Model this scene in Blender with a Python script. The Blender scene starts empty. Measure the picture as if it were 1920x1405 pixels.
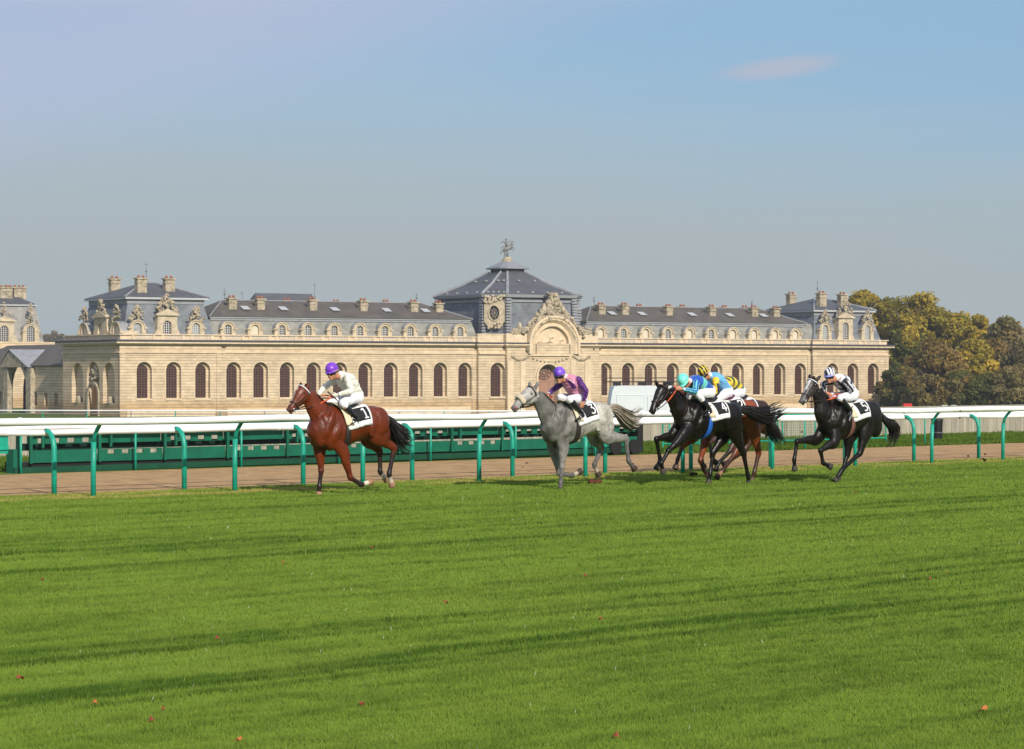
import bpy, bmesh, math, random
import numpy as np
from mathutils import Vector, Matrix, Quaternion
from mathutils.kdtree import KDTree
random.seed(7); RNG = np.random.default_rng(7)
SC = bpy.context.scene; COL = SC.collection
FPX = 4000.0; CX = 960.0; HY = 696.0; CAMZ = 2.056
R = math.radians
def sg(hexs):                                   # sRGB hex -> linear rgb
    v = [int(hexs[i:i+2], 16)/255 for i in (0, 2, 4)]
    return tuple(c/12.92 if c <= .04045 else ((c+.055)/1.055)**2.4 for c in v)
# ---------------------------------------------------------------- frames
TH = math.atan2(4527, 4000)
U = Vector((math.sin(TH), math.cos(TH), 0)); V = Vector((-math.cos(TH), math.sin(TH), 0))   # along / across the track
SLOPE = -.0038
def st(x, y): return x*U.x+y*U.y, x*V.x+y*V.y
def xy(s, t): return U.x*s+V.x*t, U.y*s+V.y*t
def gz(x, y):
    s, t = st(x, y)
    z = SLOPE*max(-40, min(s, 120))
    if t > 50: z -= 6.4*min(1, (t-50)/250)
    return z
def ray(px, py): return Vector(((px-CX)/FPX, 1, -(py-HY)/FPX))
def at(px, py, Y):
    r = ray(px, py); return Vector((r.x*Y, Y, CAMZ+r.z*Y))
def on_ground(px, py):
    Y = 20.
    for _ in range(60):
        r = ray(px, py); z = gz(r.x*Y, Y); Y = .5*Y+.5*(CAMZ-z)/max(1e-4, -r.z)
    r = ray(px, py); return Vector((r.x*Y, Y, gz(r.x*Y, Y)))
# ---------------------------------------------------------------- materials
MATS = {}
def mat(name, color=(.5, .5, .5), rough=.7, spec=.4, metal=0, var=0, vscale=4, bump=0, bscale=30, bdist=.03, vcol=False, stretch=None, sheen=0, coat=0):
    if name in MATS: return MATS[name]
    m = bpy.data.materials.new(name); m.use_nodes = True; nt = m.node_tree; N = nt.nodes; L = nt.links
    b = N['Principled BSDF']; b.inputs['Roughness'].default_value = rough; b.inputs['Metallic'].default_value = metal
    b.inputs['Specular IOR Level'].default_value = spec
    if coat: b.inputs['Coat Weight'].default_value = coat; b.inputs['Coat Roughness'].default_value = .3
    if sheen: b.inputs['Sheen Weight'].default_value = sheen
    geo = N.new('ShaderNodeNewGeometry'); mp = N.new('ShaderNodeMapping'); L.new(geo.outputs['Position'], mp.inputs['Vector'])
    if stretch: mp.inputs['Scale'].default_value = stretch
    if vcol:
        a = N.new('ShaderNodeAttribute'); a.attribute_name = 'Col'; csock = a.outputs['Color']
    else:
        rgb = N.new('ShaderNodeRGB'); rgb.outputs[0].default_value = (*color, 1); csock = rgb.outputs[0]
    if var:
        n = N.new('ShaderNodeTexNoise'); n.inputs['Scale'].default_value = vscale; n.inputs['Detail'].default_value = 6; n.inputs['Roughness'].default_value = .65
        L.new(mp.outputs[0], n.inputs['Vector'])
        mr = N.new('ShaderNodeMapRange'); mr.inputs['From Min'].default_value = .3; mr.inputs['From Max'].default_value = .7
        mr.inputs['To Min'].default_value = 1-var; mr.inputs['To Max'].default_value = 1+var
        L.new(n.outputs[0], mr.inputs['Value'])
        mx = N.new('ShaderNodeVectorMath'); mx.operation = 'SCALE'; L.new(csock, mx.inputs[0]); L.new(mr.outputs[0], mx.inputs['Scale']); csock = mx.outputs[0]
    L.new(csock, b.inputs['Base Color'])
    if bump:
        n2 = N.new('ShaderNodeTexNoise'); n2.inputs['Scale'].default_value = bscale; n2.inputs['Detail'].default_value = 4
        L.new(mp.outputs[0], n2.inputs['Vector'])
        bp = N.new('ShaderNodeBump'); bp.inputs['Strength'].default_value = bump; bp.inputs['Distance'].default_value = bdist
        L.new(n2.outputs[0], bp.inputs['Height']); L.new(bp.outputs[0], b.inputs['Normal'])
    MATS[name] = m; return m
def stone_mat(name, color, course, dark=.55, stain=.35, topz=None):
    """ashlar: horizontal joints every `course` metres, random block tone, broad weathering"""
    m = mat(name, color, .9, .15, var=.12, vscale=.9, bump=.25, bscale=3)
    nt = m.node_tree; N = nt.nodes; L = nt.links; b = N['Principled BSDF']
    src = b.inputs['Base Color'].links[0].from_socket
    geo = N.new('ShaderNodeNewGeometry'); sep = N.new('ShaderNodeSeparateXYZ'); L.new(geo.outputs['Position'], sep.inputs[0])
    def mth(op, a, c=None):
        q = N.new('ShaderNodeMath'); q.operation = op
        for i, v in enumerate((a, c)):
            if v is None: continue
            if isinstance(v, (int, float)): q.inputs[i].default_value = v
            else: L.new(v, q.inputs[i])
        return q.outputs[0]
    zc = mth('DIVIDE', sep.outputs['Z'], course); fr = mth('FRACT', zc); row = mth('FLOOR', zc)
    joint = mth('LESS_THAN', fr, .19)
    al = mth('ADD', mth('MULTIPLY', sep.outputs['X'], UB.x), mth('MULTIPLY', sep.outputs['Y'], UB.y))
    blk = mth('FLOOR', mth('ADD', mth('DIVIDE', al, 1.25), mth('MULTIPLY', row, .5)))
    cmb = N.new('ShaderNodeCombineXYZ'); L.new(blk, cmb.inputs[0]); L.new(row, cmb.inputs[1])
    wn = N.new('ShaderNodeTexWhiteNoise'); wn.noise_dimensions = '3D'; L.new(cmb.outputs[0], wn.inputs['Vector'])
    tone = N.new('ShaderNodeMapRange'); tone.inputs['To Min'].default_value = .9; tone.inputs['To Max'].default_value = 1.1; L.new(wn.outputs['Value'], tone.inputs['Value'])
    jm = N.new('ShaderNodeMapRange'); jm.inputs['To Min'].default_value = 1; jm.inputs['To Max'].default_value = dark; L.new(joint, jm.inputs['Value'])
    big = N.new('ShaderNodeTexNoise'); big.inputs['Scale'].default_value = .12; big.inputs['Detail'].default_value = 5; big.inputs['Roughness'].default_value = .7
    mp = N.new('ShaderNodeMapping'); mp.inputs['Scale'].default_value = (1, 1, 2.2); L.new(geo.outputs['Position'], mp.inputs[0]); L.new(mp.outputs[0], big.inputs['Vector'])
    st_ = N.new('ShaderNodeMapRange'); st_.inputs['From Min'].default_value = .42; st_.inputs['From Max'].default_value = .62; st_.inputs['To Min'].default_value = 1; st_.inputs['To Max'].default_value = 1-stain*.4
    L.new(big.outputs[0], st_.inputs['Value'])
    f = mth('MULTIPLY', mth('MULTIPLY', tone.outputs[0], jm.outputs[0]), st_.outputs[0])
    sc = N.new('ShaderNodeVectorMath'); sc.operation = 'SCALE'; L.new(src, sc.inputs[0]); L.new(f, sc.inputs['Scale'])
    # weathered brown lower courses
    low = N.new('ShaderNodeMapRange'); low.inputs['From Min'].default_value = -4.8; low.inputs['From Max'].default_value = -3.3
    low.inputs['To Min'].default_value = .75; low.inputs['To Max'].default_value = 0
    zz = mth('ADD', sep.outputs['Z'], mth('MULTIPLY', big.outputs[0], 3.0)); zz = mth('SUBTRACT', zz, 1.5); L.new(zz, low.inputs['Value'])
    mx = N.new('ShaderNodeMix'); mx.data_type = 'RGBA'; mx.blend_type = 'MULTIPLY'; L.new(low.outputs[0], mx.inputs[0]); L.new(sc.outputs[0], mx.inputs[6]); mx.inputs[7].default_value = (.74, .62, .46, 1)
    L.new(mx.outputs[2], b.inputs['Base Color'])
    return m
# ---------------------------------------------------------------- objects
ORG = {}
def tag(o, label=None, cat=None, group=None, kind=None):
    if label: o['label'] = label
    if cat: o['category'] = cat
    if group: o['group'] = group
    if kind: o['kind'] = kind
    return o
def thing(name, loc, label, cat, group=None):
    o = bpy.data.objects.new(name, None); COL.objects.link(o); o.location = loc; o.empty_display_size = .2
    ORG[o.name] = Vector(loc); return tag(o, label, cat, group)
class MB:
    def __init__(s): s.v = []; s.f = []; s.c = []; s.mi = []
    def vert(s, p, c=(1, 1, 1)): s.v.append(Vector(p)); s.c.append(c); return len(s.v)-1
    def face(s, idx, mi=0): s.f.append(tuple(idx)); s.mi.append(mi)
    def poly(s, pts, c=(1, 1, 1), mi=0): s.face([s.vert(p, c) for p in pts], mi)
    def hexa(s, p, c=(1, 1, 1), mi=0):           # 8 corners: bottom 4 then top 4
        i = [s.vert(q, c) for q in p]
        for f in ((3, 2, 1, 0), (4, 5, 6, 7), (0, 1, 5, 4), (1, 2, 6, 5), (2, 3, 7, 6), (3, 0, 4, 7)): s.face([i[k] for k in f], mi)
    def box(s, o, ax, ay, az, c=(1, 1, 1), mi=0):
        o, ax, ay, az = map(Vector, (o, ax, ay, az))
        s.hexa([o, o+ax, o+ax+ay, o+ay, o+az, o+ax+az, o+ax+ay+az, o+ay+az], c, mi)
    def tube(s, pts, r, n=8, c=(1, 1, 1), mi=0, hint=None, cf=None, cap=True):
        pts = [Vector(p) for p in pts]; rr = r if isinstance(r, (list, tuple)) else [r]*len(pts)
        prev = None; side = None
        for i, p in enumerate(pts):
            t = (pts[min(i+1, len(pts)-1)]-pts[max(i-1, 0)]).normalized()
            if side is None:
                h = Vector(hint) if hint else (Vector((0, 0, 1)) if abs(t.z) < .9 else Vector((1, 0, 0)))
                side = h
            side = (side-t*side.dot(t))
            side = side.normalized() if side.length > 1e-6 else t.orthogonal().normalized()
            up = t.cross(side); cc = cf(i/(len(pts)-1)) if cf else c
            ring = [s.vert(p+(side*math.cos(2*math.pi*k/n)+up*math.sin(2*math.pi*k/n))*rr[i], cc) for k in range(n)]
            if prev: [s.face((prev[k], prev[(k+1) % n], ring[(k+1) % n], ring[k]), mi) for k in range(n)]
            elif cap: s.face(ring[::-1], mi)
            prev = ring
        if cap: s.face(prev, mi)
    def ellipsoid(s, c0, ax, ay, az, nu=16, nv=10, c=(1, 1, 1), v0=0., v1=1., cf=None):
        c0 = Vector(c0); ax, ay, az = Vector(ax), Vector(ay), Vector(az); rows = []
        for j in range(nv+1):
            a = math.pi*(v0+(v1-v0)*j/nv); row = []
            for i in range(nu):
                b = 2*math.pi*i/nu; q = (math.sin(a)*math.cos(b), math.sin(a)*math.sin(b), math.cos(a))
                row.append(s.vert(c0+ax*q[0]+ay*q[1]+az*q[2], cf(q) if cf else c))
            rows.append(row)
        for j in range(nv):
            for i in range(nu): s.face((rows[j][i], rows[j+1][i], rows[j+1][(i+1) % nu], rows[j][(i+1) % nu]))
    def mesh(s, name, org=Vector((0, 0, 0)), smooth=False):
        me = bpy.data.meshes.new(name); me.from_pydata([v-org for v in s.v], [], s.f); me.update()
        ca = me.color_attributes.new('Col', 'FLOAT_COLOR', 'POINT')
        ca.data.foreach_set('color', np.array([(*c, 1) for c in s.c], dtype=np.float32).ravel() if s.c else np.zeros(0))
        if max(s.mi, default=0): me.polygons.foreach_set('material_index', s.mi)
        if smooth: me.polygons.foreach_set('use_smooth', [True]*len(me.polygons))
        return me
    def build(s, name, m, parent=None, smooth=False, fuse=0, sm=6, auto=0, org=None):
        o_ = ORG[parent.name] if parent else (Vector(org) if org is not None else Vector((0, 0, 0)))
        me = s.fused(name, o_, fuse, sm) if fuse else s.mesh(name, o_, smooth)
        for q in (m if isinstance(m, (list, tuple)) else [m]): me.materials.append(q)
        o = bpy.data.objects.new(name, me); COL.objects.link(o); ORG[o.name] = o_
        if parent: o.parent = parent
        else: o.location = o_
        if auto:
            bm = bmesh.new(); bm.from_mesh(me)
            for f in bm.faces: f.smooth = True
            for e in bm.edges: e.smooth = not (len(e.link_faces) == 2 and e.calc_face_angle(0) > R(auto))
            bm.to_mesh(me); bm.free()
        return o
    def fused(s, name, org, vox, it):
        me = s.mesh('tmp', org); t = bpy.data.objects.new('tmp', me); COL.objects.link(t)
        md = t.modifiers.new('r', 'REMESH'); md.mode = 'VOXEL'; md.voxel_size = vox; md.use_smooth_shade = True
        if it: m2 = t.modifiers.new('s', 'SMOOTH'); m2.factor = .5; m2.iterations = it
        dg = bpy.context.evaluated_depsgraph_get(); ev = t.evaluated_get(dg)
        new = bpy.data.meshes.new_from_object(ev, depsgraph=dg); new.name = name
        bpy.data.objects.remove(t); bpy.data.meshes.remove(me)
        kd = KDTree(len(s.v)); [kd.insert(v-org, i) for i, v in enumerate(s.v)]; kd.balance()
        for a in list(new.color_attributes): new.color_attributes.remove(a)
        ca = new.color_attributes.new('Col', 'FLOAT_COLOR', 'POINT'); cc = np.empty((len(new.vertices), 4), np.float32)
        for i, v in enumerate(new.vertices):
            h = kd.find_n(v.co, 2); w = [1/(d*d+.00002) for _, _, d in h]; W = sum(w)
            cc[i] = (*[sum(s.c[k][j]*wi for (_, k, _), wi in zip(h, w))/W for j in range(3)], 1)
        ca.data.foreach_set('color', cc.ravel())
        new.polygons.foreach_set('use_smooth', [True]*len(new.polygons)); new.materials.clear()
        return new
def struct(o): o['kind'] = 'structure'; return o
# ---------------------------------------------------------------- camera, world, sun
cam = bpy.data.cameras.new('camera'); co = bpy.data.objects.new('camera', cam); COL.objects.link(co)
co.location = (0, 0, CAMZ); co.rotation_euler = (R(90), 0, 0); cam.sensor_width = 36; cam.lens = 75
cam.shift_y = -6.5/1920; cam.clip_end = 6000; cam.clip_start = .5; SC.camera = co
SC.render.resolution_x = 1024; SC.render.resolution_y = 749
SUN_AZ = R(27); SUN_EL = R(32)
sdir = Vector((math.sin(SUN_AZ)*math.cos(SUN_EL), -math.cos(SUN_AZ)*math.cos(SUN_EL), math.sin(SUN_EL)))
sl = bpy.data.lights.new('sun', 'SUN'); sl.energy = 4.7; sl.angle = R(.5); sl.color = (1, .93, .82)
so = bpy.data.objects.new('sun', sl); COL.objects.link(so); so.rotation_euler = (-sdir).to_track_quat('-Z', 'Y').to_euler(); so.location = (20, -30, 40)
SC.view_settings.view_transform = 'Standard'; SC.view_settings.look = 'None'; SC.view_settings.gamma = 1; SC.view_settings.exposure = 0
w = bpy.data.worlds.new('World'); SC.world = w; w.use_nodes = True; N = w.node_tree.nodes; L = w.node_tree.links
bg = N['Background']; sky = N.new('ShaderNodeTexSky'); sky.sky_type = 'NISHITA'; sky.sun_disc = False
sky.sun_elevation = SUN_EL; sky.sun_rotation = math.atan2(sdir.x, sdir.y); sky.dust_density = 1.6; sky.air_density = 1.0; sky.ozone_density = 2.0
bg.inputs['Strength'].default_value = .105
tc = N.new('ShaderNodeTexCoord')
def wm(op, a, b=None, c=None):
    q = N.new('ShaderNodeMath'); q.operation = op; q.use_clamp = False
    for i, v in enumerate((a, b, c)):
        if v is None: continue
        if isinstance(v, (int, float)): q.inputs[i].default_value = v
        else: L.new(v, q.inputs[i])
    return q.outputs[0]
def wmr(v, a, b, c, d, smooth=True):
    q = N.new('ShaderNodeMapRange'); q.interpolation_type = 'SMOOTHSTEP' if smooth else 'LINEAR'
    L.new(v, q.inputs[0]); 
    for i, x in zip((1, 2, 3, 4), (a, b, c, d)): q.inputs[i].default_value = x
    return q.outputs[0]
sp = N.new('ShaderNodeSeparateXYZ'); L.new(tc.outputs['Generated'], sp.inputs[0])
az = wm('DIVIDE', sp.outputs['X'], wm('MAXIMUM', sp.outputs['Y'], .05)); el = wm('DIVIDE', sp.outputs['Z'], wm('MAXIMUM', sp.outputs['Y'], .05))
# thin high veil: thicker to the left and near the horizon, streaky
mp = N.new('ShaderNodeMapping'); mp.inputs['Scale'].default_value = (1.5, 1.5, 13); mp.inputs['Rotation'].default_value = (0, R(7), 0); L.new(tc.outputs['Generated'], mp.inputs[0])
nz = N.new('ShaderNodeTexNoise'); nz.inputs['Scale'].default_value = 2.2; nz.inputs['Detail'].default_value = 5; nz.inputs['Roughness'].default_value = .5; nz.inputs['Distortion'].default_value = .6; L.new(mp.outputs[0], nz.inputs['Vector'])
left = wmr(wm('SUBTRACT', el, wm('ADD', wm('MULTIPLY', az, .26), .172)), -.035, .035, 0.0, .95)
lowv = wmr(wm('ADD', el, wm('MULTIPLY', az, .09)), .055, .185, 1.0, 0.08)
veil = lowv; veil = wm('ADD', veil, wm('MULTIPLY', wm('SUBTRACT', nz.outputs[0], .5), .9))
cl = wm('ADD', wm('POWER', wm('MULTIPLY', wm('SUBTRACT', az, .126), 38), 2), wm('POWER', wm('MULTIPLY', wm('SUBTRACT', wm('ADD', wm('SUBTRACT', el, wm('MULTIPLY', wm('SUBTRACT', az, .126), .12)), wm('MULTIPLY', nz.outputs[0], .02)), .1525), 190), 2))
cld = wmr(cl, .0, 1.8, .5, 0.0)
veil = wm('MINIMUM', wm('MAXIMUM', veil, 0.18), .96)
ramp = N.new('ShaderNodeMix'); ramp.data_type = 'RGBA'; L.new(wmr(el, .04, .19, 0, 1), ramp.inputs[0])
ramp.inputs[6].default_value = (3.95, 4.50, 4.60, 1); ramp.inputs[7].default_value = (3.9, 5.2, 6.6, 1)
blue = N.new('ShaderNodeMix'); blue.data_type = 'RGBA'; blue.blend_type = 'MIX'; blue.inputs[0].default_value = .55; L.new(sky.outputs[0], blue.inputs[6]); blue.inputs[7].default_value = (2.2, 4.5, 6.9, 1)
mixv = N.new('ShaderNodeMix'); mixv.data_type = 'RGBA'; L.new(veil, mixv.inputs[0]); L.new(blue.outputs[2], mixv.inputs[6]); L.new(ramp.outputs[2], mixv.inputs[7])
mixl = N.new('ShaderNodeMix'); mixl.data_type = 'RGBA'; L.new(wm('MAXIMUM', wm('MULTIPLY', left, wm('ADD', .45, nz.outputs[0])), 0.0), mixl.inputs[0]); mixl.clamp_factor = True; L.new(mixv.outputs[2], mixl.inputs[6]); mixl.inputs[7].default_value = (4.35, 4.95, 6.6, 1)
mixc = N.new('ShaderNodeMix'); mixc.data_type = 'RGBA'; L.new(cld, mixc.inputs[0]); L.new(mixl.outputs[2], mixc.inputs[6]); mixc.inputs[7].default_value = (5.3, 4.8, 5.4, 1)
L.new(mixc.outputs[2], bg.inputs['Color'])
# ================================================================ ground and track
T_A, T_B, T_SF, T_C, T_F = 31.75, 32.72, 39.8, 40.0, 47.0
ys = list(np.linspace(-20, 60, 60))+list(np.linspace(62, 520, 60))+[600, 800, 1200, 2000, 3500, 5000]
xs = sorted(set([-4000, -2000, -900, -500]+list(np.linspace(-300, 300, 90))+[500, 900, 2000, 4000]))
m = MB()
for y in ys:
    for x in xs: m.vert((x, y, gz(x, y)-.03))
nx = len(xs)
for j in range(len(ys)-1):
    for i in range(nx-1): m.face((j*nx+i, j*nx+i+1, (j+1)*nx+i+1, (j+1)*nx+i))
GRASS = mat('meadow_grass', (.085, .125, .022), 1, .1, var=.3, vscale=.6, bump=.4, bscale=8)
struct(m.build('ground', GRASS, smooth=True))
def s_of(px, t):                                # s where the vertical plane t meets image column px
    r = (px-CX)/FPX; Y = t/(V.x*r+V.y); return U.x*r*Y+U.y*Y
def sheet(name, t0, t1, dz, mt, s0=-20, s1=110, n=60, edge=0):
    m = MB(); rows = []
    for k in range(n+1):
        s = s0+(s1-s0)*k/n; row = []
        for j in range(5):
            t = t0+(t1-t0)*j/4
            if edge and j in (0, 4): t += random.uniform(-edge, edge)
            x, y = xy(s, t); row.append(m.vert((x, y, SLOPE*s+dz)))
        rows.append(row)
    for k in range(n):
        for j in range(4): m.face((rows[k][j], rows[k+1][j], rows[k+1][j+1], rows[k][j+1]))
    return struct(m.build(name, mt, smooth=True))
def soil_mat(name, col, var, vs, bump, bs, second=None):
    m = mat(name, col, 1, .05, var=var, vscale=vs, bump=bump, bscale=bs)
    m.node_tree.nodes['Principled BSDF'].inputs['Specular IOR Level'].default_value = .05
    return m
SAND = soil_mat('track_sand', (.39, .25, .128), .28, 2.4, 1.0, 5)
TURF = soil_mat('turf_soil', (.13, .19, .024), .3, 5, .5, 20)
VERGE = soil_mat('verge_turf', (.09, .14, .022), .35, 1.2, .7, 9)
sheet('turf_track', 2, T_B+.1, 0.0, TURF)
sheet('sand_track', T_B+.06, T_SF, .006, SAND, n=400, edge=.05)
sheet('grass_verge', T_SF-.02, 49.5, .002, VERGE)

def grass_patch(name, n, sampler, label, hgt, wid, colf):
    s, t, wgt = sampler(n); n = len(s)
    x = U.x*s+V.x*t; y = U.y*s+V.y*t; z = SLOPE*s
    c, h = colf(s, t, x, y)
    h = h*hgt*RNG.uniform(.6, 1.25, n); a = RNG.uniform(0, 2*np.pi, n); lean = RNG.uniform(.1, .9, n)*h; la = RNG.uniform(0, 2*np.pi, n)
    ww = wid*RNG.uniform(.7, 1.3, n)*wgt
    P = np.empty((n, 3, 3), np.float32)
    for k, sgn in ((0, -1), (1, 1)):
        P[:, k, 0] = x+sgn*np.cos(a)*ww; P[:, k, 1] = y+sgn*np.sin(a)*ww; P[:, k, 2] = z-.004
    P[:, 2, 0] = x+np.cos(la)*lean; P[:, 2, 1] = y+np.sin(la)*lean; P[:, 2, 2] = z+h
    me = bpy.data.meshes.new(name); me.vertices.add(3*n); me.vertices.foreach_set('co', P.ravel())
    me.loops.add(3*n); me.loops.foreach_set('vertex_index', np.arange(3*n, dtype=np.int32))
    me.polygons.add(n); me.polygons.foreach_set('loop_start', np.arange(0, 3*n, 3, dtype=np.int32)); me.polygons.foreach_set('loop_total', np.full(n, 3, np.int32))
    me.update(); ca = me.color_attributes.new('Col', 'FLOAT_COLOR', 'POINT'); C4 = np.ones((n, 3, 4), np.float32)
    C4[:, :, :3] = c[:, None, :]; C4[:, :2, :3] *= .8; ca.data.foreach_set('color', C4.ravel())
    # blades carry an up-ish normal so a lawn lights as a lawn
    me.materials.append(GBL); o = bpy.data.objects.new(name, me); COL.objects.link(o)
    return tag(o, label, 'grass', kind='stuff')
GBL = mat('grass_blades', rough=.75, spec=.12, vcol=True)
b_ = GBL.node_tree.nodes['Principled BSDF']; gN = GBL.node_tree.nodes; gL = GBL.node_tree.links
tr = gN.new('ShaderNodeBsdfTranslucent'); gL.new(b_.inputs['Base Color'].links[0].from_socket, tr.inputs[0]); ms = gN.new('ShaderNodeMixShader'); ms.inputs[0].default_value = .4
nn = gN.new('ShaderNodeCombineXYZ'); nn.inputs[2].default_value = 1
gg = gN.new('ShaderNodeNewGeometry'); va = gN.new('ShaderNodeVectorMath'); va.operation = 'ADD'; gL.new(gg.outputs['Normal'], va.inputs[0])
nn.inputs[2].default_value = .9; gL.new(nn.outputs[0], va.inputs[1]); vn = gN.new('ShaderNodeVectorMath'); vn.operation = 'NORMALIZE'; gL.new(va.outputs[0], vn.inputs[0])
gL.new(vn.outputs[0], b_.inputs['Normal'])
gL.new(b_.outputs[0], ms.inputs[1]); gL.new(tr.outputs[0], ms.inputs[2]); gL.new(ms.outputs[0], gN['Material Output'].inputs[0])
def vnoise(x, y, seed):                         # smooth value noise
    r = np.random.default_rng(seed); G = r.random((256, 256)); xi = np.floor(x).astype(int); yi = np.floor(y).astype(int); fx = x-xi; fy = y-yi
    fx = fx*fx*(3-2*fx); fy = fy*fy*(3-2*fy); g = lambda a, b: G[a % 256, b % 256]
    return (g(xi, yi)*(1-fx)+g(xi+1, yi)*fx)*(1-fy)+(g(xi, yi+1)*(1-fx)+g(xi+1, yi+1)*fx)*fy
def samp_main(n):
    # denser close by
    Y = 10.6/(1-RNG.random(n)*(1-10.6/60)); X = (RNG.random(n)*2-1)*(.262*Y+1.8)
    s = X*U.x+Y*U.y; t = X*V.x+Y*V.y; k = (t < T_B+.02) & (s < 75)
    s, t, Y = s[k], t[k], Y[k]; return s, t, np.clip(Y/14, .8, 3.2)
def band(t, c, wdt, s, sd, amp=.22):
    return np.exp(-((t-c-amp*.8*(vnoise(s*.25, s*0+sd, sd)-.5)*2-.09*(vnoise(s*2.1, s*0+sd, sd)-.5))/wdt)**2)
G0 = np.array((.228, .338, .044)); G1 = np.array((.088, .165, .019)); G2 = np.array((.32, .37, .065)); G3 = np.array((.52, .42, .12))
def col_main(s, t, x, y):
    n1 = vnoise(s*.35, t*1.4, 3); n2 = vnoise(s*1.3, t*4.5, 4); n3 = vnoise(s*5, t*9, 5)
    dk = np.zeros_like(s)
    for c, wd, a in ((21.9, .16, .85), (21.45, .1, .5), (20.05, .14, .85), (19.7, .08, .4), (13.98, .085, .9), (13.72, .05, .5), (13.5, .07, .8), (12.12, .10, 1.1), (11.95, .06, .9), (11.62, .06, .7), (27.2, .2, .45), (25.6, .12, .3), (24.4, .13, .4), (23.1, .1, .3), (18.3, .1, .3), (17.4, .12, .4), (16.3, .07, .3), (15.9, .07, .35), (14.7, .06, .3), (12.9, .05, .3), (11.1, .06, .35), (10.6, .06, .4), (29.3, .15, .35)):
        dk = np.maximum(dk, a*band(t, c, wd, s, int(c*7))*(.35+.6*vnoise(s*.5, t*.4, int(c*3))+.45*vnoise(s*3, t*9, int(c*5))))
    n0 = vnoise(s*.12+5, t*4.2, 21); n5 = vnoise(s*9, t*14, 22); q = np.clip(dk+.45*(n1-.5)+.55*(n2-.5)+.45*(n3-.5)+.4*(n0-.5)+.35*(n5-.5)+.16, 0, 1)[:, None]
    c = G0*(1-q)+G1*q
    n4 = vnoise(s*.8, t*2, 9); li = np.clip((n4-.55)*1.1, 0, 1)[:, None]*.45; c = c*(1-li)+G2*.8*li
    dry = np.clip((t-30.6)/.7, 0, 1)*np.clip((vnoise(s*1.1, t*3, 11)-.35)*3, 0, 1); dry = dry[:, None]*.8; c = c*(1-dry)+G3*dry
    j = RNG.random(len(s)); c = c*(RNG.uniform(.86, 1.16, len(s)))[:, None]
    c[j > .992] = G2*1.2; c[j > .9994] = np.array((.75, .8, .6)); 
    h = .55+.55*n2+.35*n5+.9*dk
    return c.astype(np.float32), h
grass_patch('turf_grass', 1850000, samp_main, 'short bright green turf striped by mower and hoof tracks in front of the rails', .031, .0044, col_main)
def samp_far(n):
    s = RNG.uniform(14, 92, n); t = RNG.uniform(T_SF-.05, 47, n); k = (t > 41) | (s > s_of(1196, 40.3)+.3); s, t = s[k], t[k]; n = len(s); return s, t, np.full(n, 4.)
def col_far(s, t, x, y):
    n2 = vnoise(s*.8, t*2.5, 14)[:, None]; c = G0*.6*(1-n2)+G1*.9*n2; c = c*(RNG.uniform(.8, 1.2, len(s)))[:, None]; return c.astype(np.float32), 1+vnoise(s*1.5, t*2, 15)
grass_patch('verge_grass', 160000, samp_far, 'rougher green grass verge between the sand track and the pale board fence', .07, .006, col_far)

# fallen leaves
LEAF = [mat('leaf_red', (.24, .045, .02), .8), mat('leaf_orange', (.42, .13, .03), .8)]
for i, (px, py, k, r_, lb) in enumerate([(38, 1280, 0, .034, 'dark red fallen leaf lying in the turf nearest the left edge'), (178, 1328, 1, .026, 'orange fallen leaf in the dark mower stripe at lower left'), (306, 1341, 0, .018, None), (284, 1361, 0, .022, 'red fallen leaf just below and left of two small leaves, lower left turf'), (678, 1330, 0, .024, 'red fallen leaf alone in the middle of the lower turf'), (1843, 1340, 1, .042, 'large orange fallen leaf at the lower right of the turf'), (1155, 1391, 0, .026, 'red fallen leaf at the very bottom of the frame right of centre'), (698, 1032, 0, .03, None), (1097, 1086, 0, .026, None), (1743, 1092, 0, .024, None), (1604, 928, 0, .03, 'small red fallen leaf on the turf beneath the rearmost dark horse'), (836, 1137, 0, .026, None), (407, 1205, 0, .022, None), (448, 1398, 1, .024, 'orange fallen leaf at the bottom edge left of centre'), (80, 1093, 0, .02, None), (1126, 1168, 0, .02, None), (1776, 1082, 0, .018, None), (530, 1061, 0, .02, None)]):
    p = on_ground(px, py)+Vector((0, 0, .035)); r_ *= .72; a = random.uniform(0, 6); m = MB(); pts = []
    for q in range(10):
        b = 2*math.pi*q/10; rr = r_*(1 if q % 2 == 0 else .62); pts.append(p+Vector((math.cos(a+b)*rr*1.25, math.sin(a+b)*rr, .012*math.sin(b*2+a)+.010*math.cos(b))))
    c = m.vert(p+Vector((0, 0, .012))); ids = [m.vert(q) for q in pts]
    for q in range(10): m.face((c, ids[q], ids[(q+1) % 10]))
    tag(m.build('fallen_leaf', LEAF[k], org=p), lb or 'tiny faded red fallen leaf scattered in the open turf', 'leaf', 'fallen leaves in the turf')
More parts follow.
